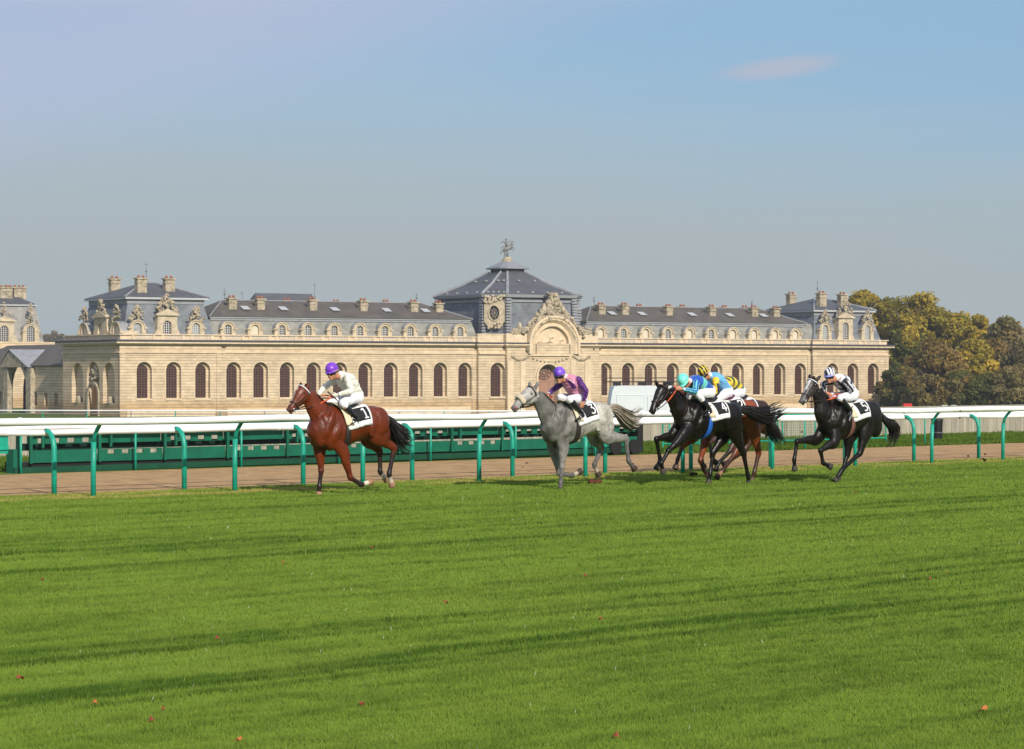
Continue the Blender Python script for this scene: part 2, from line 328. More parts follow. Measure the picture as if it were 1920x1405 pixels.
# ================================================================ rails
WHITE = mat('rail_white', (.80, .80, .80), .38, .4, var=.10, vscale=2.5, stretch=(1, 1, 5), bump=.15, bscale=4)
GREEN = mat('post_green', (.006, .30, .20), .42, .5, var=.22, vscale=7)
DGREEN = mat('panel_green', (.002, .108, .060), .5, .4, var=.22, vscale=2.5, bump=.15, bscale=2)
def tp(s, t, z=0): x, y = xy(s, t); return Vector((x, y, SLOPE*s+z))
def rail(name, t, s0, s1, zc, r, label, toff, posts, prad, style):
    x = thing(name, tp(s0, t), label, 'rail')
    m = MB(); n = int((s1-s0)/1.5)
    wob = lambda s: .012*math.sin(s*.9)+.008*math.sin(s*2.3)
    m.tube([tp(s0+(s1-s0)*k/n, t+toff, zc+wob(s0+(s1-s0)*k/n)) for k in range(n+1)], r, 14)
    o = m.build('rail_tube', WHITE, x, smooth=True)
    for s in [s0+1.3+5.76*k for k in range(int((s1-s0)/5.76))]: m = MB(); m.tube([tp(s-.03, t+toff, zc+wob(s)), tp(s+.03, t+toff, zc+wob(s))], r*1.03, 14); m.build('coupling', WHITE, x, smooth=True)
    for s in posts:
        m = MB()
        if style == 'A':    # leaning post, curling over the turf to carry the rail from below
            m.tube([tp(s, t, -.12), tp(s, t, .5), tp(s, t-.015, .93)], prad, 10)
            m.build('post', GREEN, x, smooth=True); m = MB()
            m.tube([tp(s, t-.015, .90), tp(s, t-.04, 1.03), tp(s, t-.12, 1.13), tp(s, t+toff*.75, zc-r*.75), tp(s, t+toff, zc-r*.6)], prad*.78, 10); m.build('bracket', GREEN, x, smooth=True)
        elif style == 'B':  # goose-neck curling away over the sand
            m.tube([tp(s, t, -.12), tp(s, t, .55), tp(s, t, .80), tp(s, t+.03, .92), tp(s, t+.10, 1.02), tp(s, t+.2, 1.08), tp(s, t+toff-.02, 1.09)], prad, 10)
            m.build('post', GREEN, x, smooth=True); m = MB(); m.tube([tp(s, t+toff-.05, 1.085), tp(s-.02, t+toff, zc+r*.3)], .03, 8); m.build('clamp', mat('zinc', (.35, .35, .36), .4, metal=.8), x, smooth=True)
        else:
            m.tube([tp(s, t, -.1), tp(s, t, zc)], prad, 8); m.build('post', GREEN, x, smooth=True)
    return x
sa = s_of(175, T_A); spA = (s_of(1880.5, T_A)-sa)/9
rail('running_rail', T_A, sa-3*spA, sa+13*spA, 1.285, .062, 'tall white running rail on leaning green posts along the turf edge', -.30, [sa+k*spA for k in range(-2, 13)], .045, 'A')
sb = s_of(101.5, T_B); spB = (s_of(1835, T_B)-sb)/10
rail('inner_rail', T_B, sb-3*spB, sb+14*spB, 1.07, .052, 'lower white rail on green goose neck posts beside the sand track', .30, [sb+k*spB for k in range(-2, 14)], .047, 'B')
sc_ = s_of(1734, T_C); spC = 2.75
rail('far_rail', T_C, sc_-20*spC, sc_+12*spC, .94, .05, 'white rail on thin green posts along the far edge of the sand', 0, [sc_+k*spC for k in range(-20, 12)], .024, 'C')

# distant thin double rail in the field before the stables
x = thing('distant_rail', (-50, 135, gz(-50, 135)), 'distant thin white rail crossing the field below the stable block', 'rail')
m = MB(); m.tube([(-50, 135, -.42), (12, 131, -.42)], .045, 8); m.build('rail_tube', WHITE, x, smooth=True)
m = MB(); m.tube([(-50, 135, -.62), (12, 131, -.62)], .03, 8); m.build('rail_tube', mat('rail_grey', (.25, .25, .25), .5), x, smooth=True)
for k in range(22):
    px_ = -49+k*2.8; py_ = 135-(px_+50)*4/62; m = MB(); m.tube([(px_, py_, gz(px_, py_)-.1), (px_, py_, -.42)], .035, 6); m.build('post', GREEN if k % 3 else mat('rail_grey'), x)

# pale board fence
BOARD = mat('board_grey', (.33, .31, .25), .9, .1, var=.2, vscale=1.5, bump=.4, bscale=10, stretch=(6, 6, .5))
fx0, fx1 = 14., 96.
x = thing('board_fence', tp(fx0, T_F), 'long fence of weathered pale upright boards beyond the sand track', 'fence')
m = MB(); s = fx0
while s < fx1:
    hgt = .98+random.uniform(-.015, .015); off = random.uniform(-.006, .006); g = random.uniform(.82, 1.15)
    m.box(tp(s, T_F+off, -.05), U*.145, V*.02, Vector((0, 0, hgt)), c=(g*.34, g*.31, g*.24)); s += .15
m.build('boards', mat('boards', rough=.9, spec=.1, vcol=True, var=.18, vscale=2, stretch=(4, 4, .7)), x)
m = MB()
for z in (.2, .78): m.box(tp(fx0, T_F+.03, z), U*(fx1-fx0), V*.05, Vector((0, 0, .08)))
m.build('fence_rail', BOARD, x)
for k in range(0, 28): m = MB(); m.box(tp(fx0+.3+k*3, T_F+.085, -.1), U*.1, V*.1, Vector((0, 0, 1.1))); m.build('fence_post', BOARD, x)

# long green barrier trailer behind the sand
TS = 40.28; s0, s1 = s_of(22, TS), s_of(1196, TS)
x = thing('starting_barrier', tp(s0, TS), 'long low green painted metal barrier with square cut outs beyond the sand', 'barrier')
n = 11; Lp = (s1-s0-.35)/n
for k in range(n):
    a = s0+.35+k*Lp; m = MB()
    def plate(z0, z1, holes, tt, zh0, zh1):
        cur = a+.015; e = a+Lp-.015
        for h0, h1 in holes:
            m.box(tp(cur, tt, z0), U*(h0-cur), V*.03, Vector((0, 0, z1-z0))); 
            m.box(tp(h0, tt, z0), U*(h1-h0), V*.03, Vector((0, 0, zh0-z0))); m.box(tp(h0, tt, zh1), U*(h1-h0), V*.03, Vector((0, 0, z1-zh1))); cur = h1
        m.box(tp(cur, tt, z0), U*(e-cur), V*.03, Vector((0, 0, z1-z0)))
    hu = [] if k % 2 else [(a+.25+q*(Lp-.5)/3.2, a+.25+q*(Lp-.5)/3.2+.17) for q in range(4)]
    hl = [(a+.25+q*(Lp-.5)/3.2, a+.25+q*(Lp-.5)/3.2+.17) for q in range(4)] if k % 2 else []
    plate(.60, 1.0, hu, TS, .61, .72)
    m.build('upper_panel', DGREEN, x); m = MB()
    plate(.21, .47, hl, TS-.08, .37, .455); m.build('lower_panel', DGREEN, x)
    m = MB(); m.box(tp(a, TS-.14, .2), U*.06, V*.05, Vector((0, 0, .78))); m.box(tp(a+.3, TS-.11, .52), U*.05, V*.05, Vector((0, 0, .4))); m.build('upright', DGREEN, x)
m = MB(); m.box(tp(s0+.3, TS+.16, .46), U*(s1-s0-.3), V*.12, Vector((0, 0, .15))); m.box(tp(s0+.3, TS+.05, .93), U*(s1-s0-.3), V*.1, Vector((0, 0, .06))); m.build('beam', mat('beam_green_shaded', (.002, .022, .014), .5), x)  # beam colour darkened to paint in the shade between the panels
m = MB(); m.box(tp(s0, TS-.12, .0), U*(s1-s0), V*.05, Vector((0, 0, .125))); m.build('skirt', mat('skirt_green', (.002, .055, .026), .6, var=.2), x)
m = MB(); m.box(tp(s0+.1, TS-.02, .03), U*(s1-s0-.2), V*.5, Vector((0, 0, .19))); m.build('chassis', mat('black_steel_and_shade', (.01, .011, .01), .6), x)  # blackened chassis paints in the shade of the gap below the panels
m = MB(); m.box(tp(s0, TS-.07, .0), U*.2, V*.3, Vector((0, 0, .5))); m.box(tp(s0+.12, TS-.05, .5), U*.08, V*.1, Vector((0, 0, .45))); m.build('end_post', DGREEN, x)
for a in (s1-.25, s1-.95):
    m = MB(); c = tp(a, TS-.16, .2); m.tube([c, c+V*.2], .2, 20); m.build('tyre', mat('tyre_black', (.012, .012, .012), .85), x, auto=40)
m = MB(); m.box(tp(s1-.1, TS-.1, .05), U*.2, V*.4, Vector((0, 0, .95))); m.build('drive_unit', mat('black_steel_and_shade'), x)
m = MB(); m.box(tp(s_of(-60, TS), TS-.1, .42), U*(s_of(11, TS)-s_of(-60, TS)), V*.04, Vector((0, 0, .5))); m.box(tp(s_of(-60, TS), TS-.14, .5), U*(s_of(11, TS)-s_of(-60, TS)), V*.04, Vector((0, 0, .07)))
m.box(tp(s_of(-30, TS), TS-.05, 0), U*.08, V*.08, Vector((0, 0, .5)))
x = thing('green_board', tp(s_of(-60, TS), TS), 'bright green panel cut off by the left frame edge behind the rails', 'board'); m.build('board', GREEN, x)
# green mesh fence panels
x0 = s_of(1238, 42.4); x1 = s_of(1665, 42.4)
x = thing('mesh_fence', tp(x0, 42.4), 'green wire mesh fence panels on the verge behind the black horse', 'fence')
npn = 6; Lp = (x1-x0)/npn
for k in range(npn):
    a = x0+k*Lp; m = MB()
    for z in (.16, .93): m.tube([tp(a+.1, 42.4, z), tp(a+Lp-.1, 42.4, z)], .022, 6)
    for q in (a+.1, a+Lp-.1): m.tube([tp(q, 42.4, .0), tp(q, 42.4, .95)], .025, 6)
    m.build('panel_frame', GREEN, x)
    m = MB(); q = a+.2
    while q < a+Lp-.15: m.tube([tp(q, 42.4, .18), tp(q, 42.4, .92)], .004, 4); q += .1
    for j in range(9): m.tube([tp(a+.1, 42.4, .22+j*.08), tp(a+Lp-.1, 42.4, .22+j*.08)], .004, 4)
    m.build('wire_mesh', mat('wire_green', (.01, .14, .06), .5), x)
# black bin by the board fence
p = on_ground(1757, 827); x = thing('litter_bin', p, 'narrow black litter bin standing on the verge before the board fence', 'bin')
m = MB(); m.tube([p, p+Vector((0, 0, .12)), p+Vector((0, 0, .66))], [.16, .17, .19], 16); m.build('bin_body', mat('bin_black', (.012, .012, .014), .45), x, auto=40)
m = MB(); m.tube([p+Vector((0, 0, .66)), p+Vector((0, 0, .70)), p+Vector((0, 0, .76))], [.205, .2, .1], 16); m.build('bin_lid', mat('bin_black'), x, auto=40)
m = MB(); m.tube([p+Vector((0, -.0, .26)), p+Vector((0, 0, .29))], .187, 16); m.build('bin_band', mat('bin_grey', (.12, .12, .13), .5), x, auto=40)
# red and yellow hatch behind the rail
p = Vector((29.7, 160, gz(29.7, 160))); x = thing('course_marker', p, 'small red box with a yellow band showing above the rail before the trees', 'marker')
m = MB(); m.box(p+Vector((-.35, -.2, 0)), (.6, 0, 0), (0, .4, 0), (0, 0, 1.10)); m.build('marker_body', mat('marker_yellow', (.6, .30, .06), .6), x)
m = MB(); m.box(p+Vector((-.37, -.22, 1.10)), (.64, 0, 0), (0, .44, 0), (0, 0, .26)); m.build('marker_cap', mat('marker_red', (.55, .03, .03), .5), x)
for px_, lb in ((1771, 'white post cap left of a pair above the rail before the trees'), (1788, 'white post cap right of a pair above the rail before the trees')):
    Y = 160; q = at(px_, 760, Y); p = Vector((q.x, Y, gz(q.x, Y))); x = thing('white_marker', p, lb, 'marker', 'white markers before the trees')
    m = MB(); m.tube([p, Vector((q.x, Y, q.z-.1))], .05, 8); m.build('stake', mat('rail_grey'), x); m = MB(); m.box(Vector((q.x-.2, Y-.05, q.z-.1)), (.42, 0, 0), (0, .1, 0), (0, 0, .12)); m.build('cap', mat('cap_cream', (.45, .44, .36), .7), x)

# ================================================================ white van
vx0, vY = 5.75, 125.0
vd = Vector((1, .06, 0)).normalized(); vn = Vector((-.06, 1, 0)).normalized(); zb = gz(8, vY); vo = Vector((vx0, vY, zb))
x = thing('panel_van', vo, 'white panel van with roof rack parked beyond the rails behind the grey horse', 'van')
def vp(a, b, z): return vo+vd*a+vn*b+Vector((0, 0, z))
prof = [(.05, .35), (-.02, .9), (.03, 1.5), (.14, 2.25), (.24, 2.46), (.45, 2.52), (4.0, 2.52), (4.25, 2.45), (4.75, 1.5), (5.3, 1.3), (5.42, .9), (5.4, .35)]
WV = mat('van_white', (.62, .66, .67), .3, .5, var=.03, vscale=1)
m = MB()
for b in (0, 1.95): m.poly([vp(a, b+(.10*(1-abs((b-.97)/.98))), z) for a, z in (prof if b == 0 else prof[::-1])])
rows = [[m.vert(vp(a, b, z-(.0 if 0 < k < 3 else .03))) for a, z in prof] for k, b in enumerate((0, .12, 1.83, 1.95))]
for j in range(3):
    for i in range(len(prof)): m.face((rows[j][i], rows[j][(i+1) % len(prof)], rows[j+1][(i+1) % len(prof)], rows[j+1][i]))
m.build('van_body', WV, x, auto=35)
for a0, a1 in ((.42, 2.0), (2.25, 3.3)):
    m = MB(); m.box(vp(a0, -.015, 1.0), vd*(a1-a0), vn*.02, Vector((0, 0, .95)))
    for q in ((a0-.03, a1+.03, .96, 1.0), (a0-.03, a1+.03, 1.95, 1.99)): m.box(vp(q[0], -.03, q[2]), vd*(q[1]-q[0]), vn*.03, Vector((0, 0, .035)))
    for q in (a0-.035, a1): m.box(vp(q, -.03, .98), vd*.035, vn*.03, Vector((0, 0, .98)))
    m.build('side_panel', WV, x)
m = MB(); m.box(vp(3.5, -.02, 1.5), vd*.9, vn*.03, Vector((0, 0, .6))); m.build('cab_window', mat('glass_dark', (.02, .025, .03), .1, .8), x)
for a in (1.0, 4.4): m = MB(); m.tube([vp(a, -.03, .34), vp(a, .2, .34)], .34, 20); m.build('wheel', mat('tyre_black'), x, auto=40)
m = MB()
for b in (.1, 1.85): m.tube([vp(-.1, b, 2.75), vp(4.1, b, 2.75)], .025, 6); m.tube([vp(-.05, b, 2.95), vp(4.1, b, 2.97)], .02, 6)
for a in (.1, .8, 1.5, 2.2, 2.9, 3.6): m.tube([vp(a, .1, 2.75), vp(a, 1.85, 2.75)], .03, 6)
for a in (.5, 2.0, 3.5):
    for b in (.1, 1.85): m.box(vp(a-.16, b-.03, 2.5), vd*.32, vn*.06, Vector((0, 0, .24)))
m.build('roof_rack', mat('rack_dark', (.02, .015, .018), .5), x)
# ================================================================ the great stable block
UB = Vector((.8884, .4591, 0)); VB = Vector((-.60, .80, 0)); B0 = Vector((-76.94, 417.0, 0))
GB = -7.4
def bp(s, w, z=0): return B0+UB*s+VB*w+Vector((0, 0, z))
def bs(px, w=0):                                # facade coordinate met by image column px on the plane w
    r = (px-CX)/FPX; x0 = B0.x+VB.x*w; y0 = B0.y+VB.y*w
    return (r*y0-x0)/(UB.x-r*UB.y)
def bw(px, s=0):
    r = (px-CX)/FPX; x0 = B0.x+UB.x*s; y0 = B0.y+UB.y*s
    return (r*y0-x0)/(VB.x-r*VB.y)
def bz(py, s, w=0): Y = bp(s, w).y; return CAMZ-(py-HY)/FPX*Y
STONE = stone_mat('limestone_ashlar', (.62, .485, .325), .58)
STONE2 = mat('limestone_plain', (.64, .505, .345), .9, .15, var=.16, vscale=.8, bump=.4, bscale=2.5)
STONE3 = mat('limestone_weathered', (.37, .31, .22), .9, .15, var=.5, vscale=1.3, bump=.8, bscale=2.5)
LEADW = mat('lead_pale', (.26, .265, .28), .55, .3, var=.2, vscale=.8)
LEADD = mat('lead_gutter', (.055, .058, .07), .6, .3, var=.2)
SLATE = mat('slate_blue', (.155, .17, .19), .6, .3, var=.38, vscale=.45, bump=.3, bscale=4, stretch=(1, 1, 1.5))
SLATEG = mat('slate_grey', (.235, .23, .205), .65, .3, var=.3, vscale=.5, bump=.3, bscale=4, stretch=(1, 1, 2))
SLATEB = mat('slate_brown', (.10, .088, .076), .75, .2, var=.22, vscale=.35, bump=.3, bscale=4)
SLATED = mat('slate_dark', (.085, .088, .098), .6, .25, var=.2, vscale=.4, bump=.3, bscale=4)
WINF = mat('window_brown', (.125, .055, .036), .6, .3, var=.15)
WINW = mat('window_white', (.62, .62, .60), .5, .3)
PANE = mat('window_glass', (.030, .018, .015), .25, .6)
PANEW = mat('window_glass_pale', (.22, .25, .26), .3, .6)
CLAY = mat('chimney_pot', (.30, .11, .06), .8, .2)
bld = thing('stable_palace', bp(0, 0, GB), 'long pale limestone stable palace with slate mansards and domed central pavilion', 'building')
def arch_pts(ac, wd, z0, z1, k=10):             # opening outline: from left jamb foot over the arch to right jamb foot
    h = wd/2; zs = z1-h
    return [(ac-h, z0)]+[(ac-h*math.cos(math.pi*i/k), zs+h*math.sin(math.pi*i/k)) for i in range(k+1)]+[(ac+h, z0)]
def wall(mb, M, a0, a1, z0, z1, ops, depth):
    """M(a, d, z) maps along, inward, up. ops: (centre, width, sill, top) arched holes with reveals."""
    cur = a0
    def q(p): mb.poly([M(*r) for r in p])
    for ac, wd, zs, zt in sorted(ops):
        L_, R_ = ac-wd/2, ac+wd/2
        q([(cur, 0, z0), (L_, 0, z0), (L_, 0, z1), (cur, 0, z1)])
        if zs > z0+.01: q([(L_, 0, z0), (R_, 0, z0), (R_, 0, zs), (L_, 0, zs)])
        P = arch_pts(ac, wd, zs, zt)
        for i in range(1, len(P)-2): q([(P[i][0], 0, P[i][1]), (P[i+1][0], 0, P[i+1][1]), (P[i+1][0], 0, z1), (P[i][0], 0, z1)])
        for i in range(len(P)-1): q([(P[i][0], 0, P[i][1]), (P[i][0], depth, P[i][1]), (P[i+1][0], depth, P[i+1][1]), (P[i+1][0], 0, P[i+1][1])])
        q([(L_, 0, zs), (R_, 0, zs), (R_, depth, zs), (L_, depth, zs)]); cur = R_
    q([(cur, 0, z0), (a1, 0, z0), (a1, 0, z1), (cur, 0, z1)])
def archivolt(mb, M, ac, wd, z0, z1, w0, proud, k=12, half=None):   # raised moulding round an arch
    h = wd/2; zs = z1-h; ring = []
    pts = [(-1, z0)] if z0 is not None else []
    for i in range(k+1): ring.append((ac-h*math.cos(math.pi*i/k), zs+h*math.sin(math.pi*i/k), ac-(h+w0)*math.cos(math.pi*i/k), zs+(h+w0)*math.sin(math.pi*i/k)))
    if z0 is not None: ring = [(ac-h, z0, ac-h-w0, z0)]+ring+[(ac+h, z0, ac+h+w0, z0)]
    for i in range(len(ring)-1):
        a, b = ring[i], ring[i+1]
        mb.hexa([M(a[0], 0, a[1]), M(b[0], 0, b[1]), M(b[2], 0, b[3]), M(a[2], 0, a[3]), M(a[0], -proud, a[1]), M(b[0], -proud, b[1]), M(b[2], -proud, b[3]), M(a[2], -proud, a[3])])
def window(M, ac, wd, zs, zt, d, nx=4, dz=.62, fm=None, pm=None, name='window', fw=.09):
    m = MB(); h = wd/2; P = arch_pts(ac, wd, zs, zt, 8)
    def bar(a0, z0, a1, z1, t):
        m.hexa([M(a0-t if z0 != z1 else a0, d-.06, z0-(t if z0 == z1 else 0)), M(a1+t if z0 != z1 else a1, d-.06, z0-(t if z0 == z1 else 0)),
                M(a1+t if z0 != z1 else a1, d+.05, z0-(t if z0 == z1 else 0)), M(a0-t if z0 != z1 else a0, d+.05, z0-(t if z0 == z1 else 0)),
                M(a0-t if z0 != z1 else a0, d-.06, z1+(t if z0 == z1 else 0)), M(a1+t if z0 != z1 else a1, d-.06, z1+(t if z0 == z1 else 0)),
                M(a1+t if z0 != z1 else a1, d+.05, z1+(t if z0 == z1 else 0)), M(a0-t if z0 != z1 else a0, d+.05, z1+(t if z0 == z1 else 0))])
    for i in range(1, nx):
        a = ac-h+wd*i/nx; top = zt-h+math.sqrt(max(0, h*h-(a-ac)**2)); bar(a, zs, a, top, fw*(.55 if i != nx/2 else .8))
    z = zs+dz; k = 1
    while z < zt-.15:
        hw = h if z < zt-h else math.sqrt(max(0, h*h-(z-(zt-h))**2)); bar(ac-hw, z, ac+hw, z, fw*(.5 if k % 4 else 1.0)); z += dz; k += 1
    for i in range(len(P)-1):                   # outer frame
        a, b = P[i], P[i+1]; ia, ib = (ac+(a[0]-ac)*.93, a[1]-(.06 if i else 0)), (ac+(b[0]-ac)*.93, b[1]-(.06 if i < len(P)-2 else 0))
        m.poly([M(a[0], d-.07, a[1]), M(b[0], d-.07, b[1]), M(ib[0], d-.07, ib[1]), M(ia[0], d-.07, ia[1])])
    o = m.build(name, fm or WINF, bld); m = MB()
    m.poly([M(a, d, z) for a, z in P][::-1]); m.build('pane', pm or PANE, o)
    return o
def MF(w0=0): return lambda a, d, z: bp(a, w0+d, z)     # facade-parallel plane
# levels (world z)
ZC, ZP, ZF = 7.95, 9.35, 5.9
S_LP, S_C0, S_C1, S_RP, S_END = bs(413), bs(893), bs(1119), bs(1521), bs(1663)
DEP = bw(118)
BAY = lambda px: bs(px, 2.3)-.25
W = 3.15
def zz(s): return bz(678.5+(s/186.)*6.3, s)     # arch head follows the measured image line (constant height on the building)
ZH, ZS = 3.85, -3.35
ops = []
for px in (262.7, 317.8, 372.4): ops.append((bs(px+5.3), W, ZS, ZH))
for px in (433.1, 483.7, 533, 583, 632.5, 680, 727.5, 774.5, 820.7, 866.8): ops.append((bs(px+5.0), W, ZS, ZH))
for px in (1130.8, 1173.3, 1215.4, 1257, 1298, 1339, 1379, 1418, 1457.5, 1496): ops.append((bs(px+4.4), W, ZS, ZH))
for px in (1553.6, 1592, 1630): ops.append((bs(px+4.2), W, ZS, ZH))
PR = .5                                          # pavilions stand proud of the wings
segs = [(0, S_LP, -PR), (S_LP, S_C0, 0), (S_C1, S_RP, 0), (S_RP, S_END, -PR)]
walls = []
WI = 2.2
def inner(m, M, ops_):                          # back of the shallow arched recess, pierced by the narrower light
    for ac, wd, zs, zt in ops_:
        A = arch_pts(ac, wd, zs, zt, 12); B_ = arch_pts(ac, wd-W+WI, zs+.02, zt-.55, 12)
        for i in range(len(A)-1):
            m.poly([M(A[i][0], .85, A[i][1]), M(A[i+1][0], .85, A[i+1][1]), M(B_[i+1][0], .85, B_[i+1][1]), M(B_[i][0], .85, B_[i][1])][::-1])
            m.poly([M(B_[i][0], .85, B_[i][1]), M(B_[i+1][0], .85, B_[i+1][1]), M(B_[i+1][0], 1.2, B_[i+1][1]), M(B_[i][0], 1.2, B_[i][1])])
for a0, a1, w0 in segs:
    m = MB(); mine = [o for o in ops if a0 < o[0] < a1]
    wall(m, MF(w0), a0, a1, GB-1, ZF, mine, .85); inner(m, MF(w0), mine)
    # upper frieze, string, pilaster strips
    m.poly([bp(a0, w0, ZF), bp(a1, w0, ZF), bp(a1, w0, ZC), bp(a0, w0, ZC)])
    if w0:
        for a in (a0, a1): m.poly([bp(a, w0, GB-1), bp(a, .01, GB-1), bp(a, .01, ZC), bp(a, w0, ZC)])
    m.build('wall', STONE, bld)
    m = MB()
    for ac, wd, zs, zt in mine:
        m = MB(); archivolt(m, MF(w0), ac, wd+.02, zs+.02, zt+.01, .16, .05)
        m.box(bp(ac-wd/2-.1, w0-.14, zs-.36), UB*(wd+.2), VB*.13, Vector((0, 0, .3)))
        m.build('window_surround', STONE2, bld)
    for ac, wd, zs, zt in mine:
        n_ = window(MF(w0), ac, wd-W+WI, zs, zt-.55, 1.1, 4, .5)
        m = MB(); m.box(bp(ac-(wd-W+WI)/2-.1, w0+.7, zs-.1), UB*(wd-W+WI+.2), VB*.3, Vector((0, 0, .18))); m.build('sill', STONE2, n_)
# plain pilaster bands between the bays & base course
for a0, a1, w0 in segs:
    for a in (a0+.05, a1-1.05): m = MB(); m.box(bp(a, w0-.14, GB-1), UB*1.0, VB*.13, Vector((0, 0, ZF+.9-GB))); m.build('pilaster', STONE, bld)
    m = MB(); m.box(bp(a0+1.4, w0-.22, GB-1), UB*(a1-a0-2.8), VB*.21, Vector((0, 0, 2.9))); m.build('base_course', STONE2, bld)
def course(name, z0, z1, out, mt, segs_=segs, end=True, w_in=1.2):
    for a0, a1, w0 in segs_:
        m = MB(); e0 = out if a0 == 0 else (out if w0 else 0); e1 = out if (w0 or a1 == S_END) else 0
        m.box(bp(a0-e0, w0-out, z0), UB*(a1-a0+e0+e1), VB*(out+w_in), Vector((0, 0, z1-z0))); m.build(name, mt, bld)
    m = MB()
    if end: m.box(bp(-out, -PR+w_in, z0+.003), UB*(out+w_in), VB*(DEP+PR-w_in+out), Vector((0, 0, z1-z0-.006))); m.build(name, mt, bld); m = MB(); m.box(bp(S_END-w_in, -PR+w_in, z0+.003), UB*(out+w_in), VB*(DEP+PR-w_in+out), Vector((0, 0, z1-z0-.006)))
    return m.build(name, mt, bld)
course('string_course', ZF-.28, ZF-.02, .26, STONE2); course('string_course', ZF-.75, ZF-.62, .12, STONE2)
course('cornice', ZC-.75, ZC-.45, .42, STONE2); course('cornice', ZC-.447, ZC-.1, .95, STONE2)
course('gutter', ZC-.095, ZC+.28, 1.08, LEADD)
course('parapet', ZC+.283, ZP-.22, -.25, STONE2, w_in=.75); course('parapet_coping', ZP-.218, ZP, .05, STONE2, w_in=.8)
for ac, *_ in ops:                              # baluster panels under each dormer, piers between
    m = MB(); w0 = -PR if (ac < S_LP or ac > S_RP) else 0
    k = ac-1.5
    while k < ac+1.5: m.box(bp(k, w0-.12+.25, ZC+.5), UB*.16, VB*.14, Vector((0, 0, .7))); k += .33
    m.build('balusters', mat('baluster_pale', (.62, .56, .46), .8, .2), bld)
for a, *_ in ops:
    w0 = -PR if (a < S_LP or a > S_RP) else 0
    for q in (a-2.45, a+1.75): m = MB(); m.box(bp(q, w0-.02+.1, ZC+.284), UB*.7, VB*.4, Vector((0, 0, ZP-ZC-.27))); m.build('parapet_pier', STONE2, bld)

# ---- left end wall with niches and the carved door; blind right end; back
def ME(a, d, z): return bp(d, DEP-a-0.0, z)     # along from far (left in view) to the near corner
SC_E = lambda px: DEP-bw(px)
m = MB(); eo = []
for px in (145, 204): eo.append((SC_E(px), 5.2, -4.3, 3.7))
dc = SC_E(174.5); 
wall(m, ME, 0, DEP+PR, GB-1, ZC, eo+[(dc, 5.6, -8.2, 3.9)], 1.0)
for ac, wd, zs, zt in eo: m.poly([ME(a, 1.0, z) for a, z in arch_pts(ac, wd, zs, zt)][::-1])
m.poly([ME(a, 1.0, z) for a, z in arch_pts(dc, 5.6, -8.2, 3.9)][::-1])
m.poly([bp(S_END, -PR, GB-1), bp(S_END, DEP, GB-1), bp(S_END, DEP, ZC), bp(S_END, -PR, ZC)])
m.poly([bp(0, DEP, GB-1), bp(S_END, DEP, GB-1), bp(S_END, DEP, ZC), bp(0, DEP, ZC)][::-1])
m.build('end_wall', STONE, bld)
m = MB(); P = arch_pts(dc+.2, 4.2, GB-.5, -.6); m.poly([ME(a, .8, z) for a, z in P][::-1])
d_ = m.build('door', mat('door_orange', (.42, .19, .07), .6, .3, var=.3, vscale=1.5, stretch=(1, 1, .3)), bld)
m = MB(); archivolt(m, ME, dc+.2, 4.3, GB-.5, -.5, .5, .25)
for k in range(26): m.ellipsoid(ME(dc+random.uniform(-1.9, 1.9), .7, random.uniform(.3, 3.4)), UB*random.uniform(.3, .7), VB*random.uniform(.25, .8), Vector((0, 0, random.uniform(.25, .7))), 8, 6)
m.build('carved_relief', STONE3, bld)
for ac in (SC_E(145), SC_E(204)): m = MB(); m.box(ME(ac+1.2, .1, -6.2), UB*.9, VB*2.4, Vector((0, 0, 2))); m.ellipsoid(ME(ac, .3, -3.9), UB*.6, VB*.8, Vector((0, 0, 1.0)), 10, 7); m.build('niche_trough', STONE3, bld)

# ---- mansard roofs
def frustum(m, s0, s1, w0, w1, z0, t0, t1, u0, u1, z1, mi=0):
    a = [bp(s0, w0, z0), bp(s1, w0, z0), bp(s1, w1, z0), bp(s0, w1, z0)]; b = [bp(t0, u0, z1), bp(t1, u0, z1), bp(t1, u1, z1), bp(t0, u1, z1)]
    m.hexa(a+b, mi=mi)
def hip(m, s0, s1, w0, w1, z0, r0, r1, rw, z1):
    A, B, C, D = bp(s0, w0, z0), bp(s1, w0, z0), bp(s1, w1, z0), bp(s0, w1, z0); E, F = bp(r0, rw, z1), bp(r1, rw, z1)
    for q in ((A, B, F, E), (B, C, F), (C, D, E, F), (D, A, E), (D, C, B, A)): m.poly(q)
def chimney(s, w, z0, z1, wd=1.75, pots=2, wdd=1.3):
    m = MB(); z1 -= .35; m.box(bp(s-wd/2, w-wdd/2, z0), UB*wd, VB*wdd, Vector((0, 0, z1-z0-.55))); m.box(bp(s-wd/2-.12, w-wdd/2-.12, z1-1.3), UB*(wd+.24), VB*(wdd+.24), Vector((0, 0, .18)))
    m.box(bp(s-wd/2-.2, w-wdd/2-.2, z1-.546), UB*(wd+.4), VB*(wdd+.4), Vector((0, 0, .3)))
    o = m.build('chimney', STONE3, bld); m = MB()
    for k in range(pots): c = bp(s-wd/2+wd*(k+.5)/pots, w, z1-.24); m.tube([c, c+Vector((0, 0, .5))], [.3, .24], 8)
    m.build('chimney_pot', CLAY, o, smooth=True); return o
def finial(s, w, z0, z1):
    m = MB(); m.tube([bp(s, w, z0), bp(s, w, z1)], .05, 6); m.box(bp(s-.35, w-.04, z1-.6), UB*.7, VB*.08, Vector((0, 0, .12))); m.ellipsoid(bp(s, w, z0+(z1-z0)*.55), UB*.2, VB*.2, Vector((0, 0, .3)), 8, 6)
    m.build('finial', mat('iron_grey', (.16, .16, .17), .5), bld)
STONED = mat('limestone_dormer', (.50, .415, .29), .9, .15, var=.3, vscale=1.2, bump=.5, bscale=3)
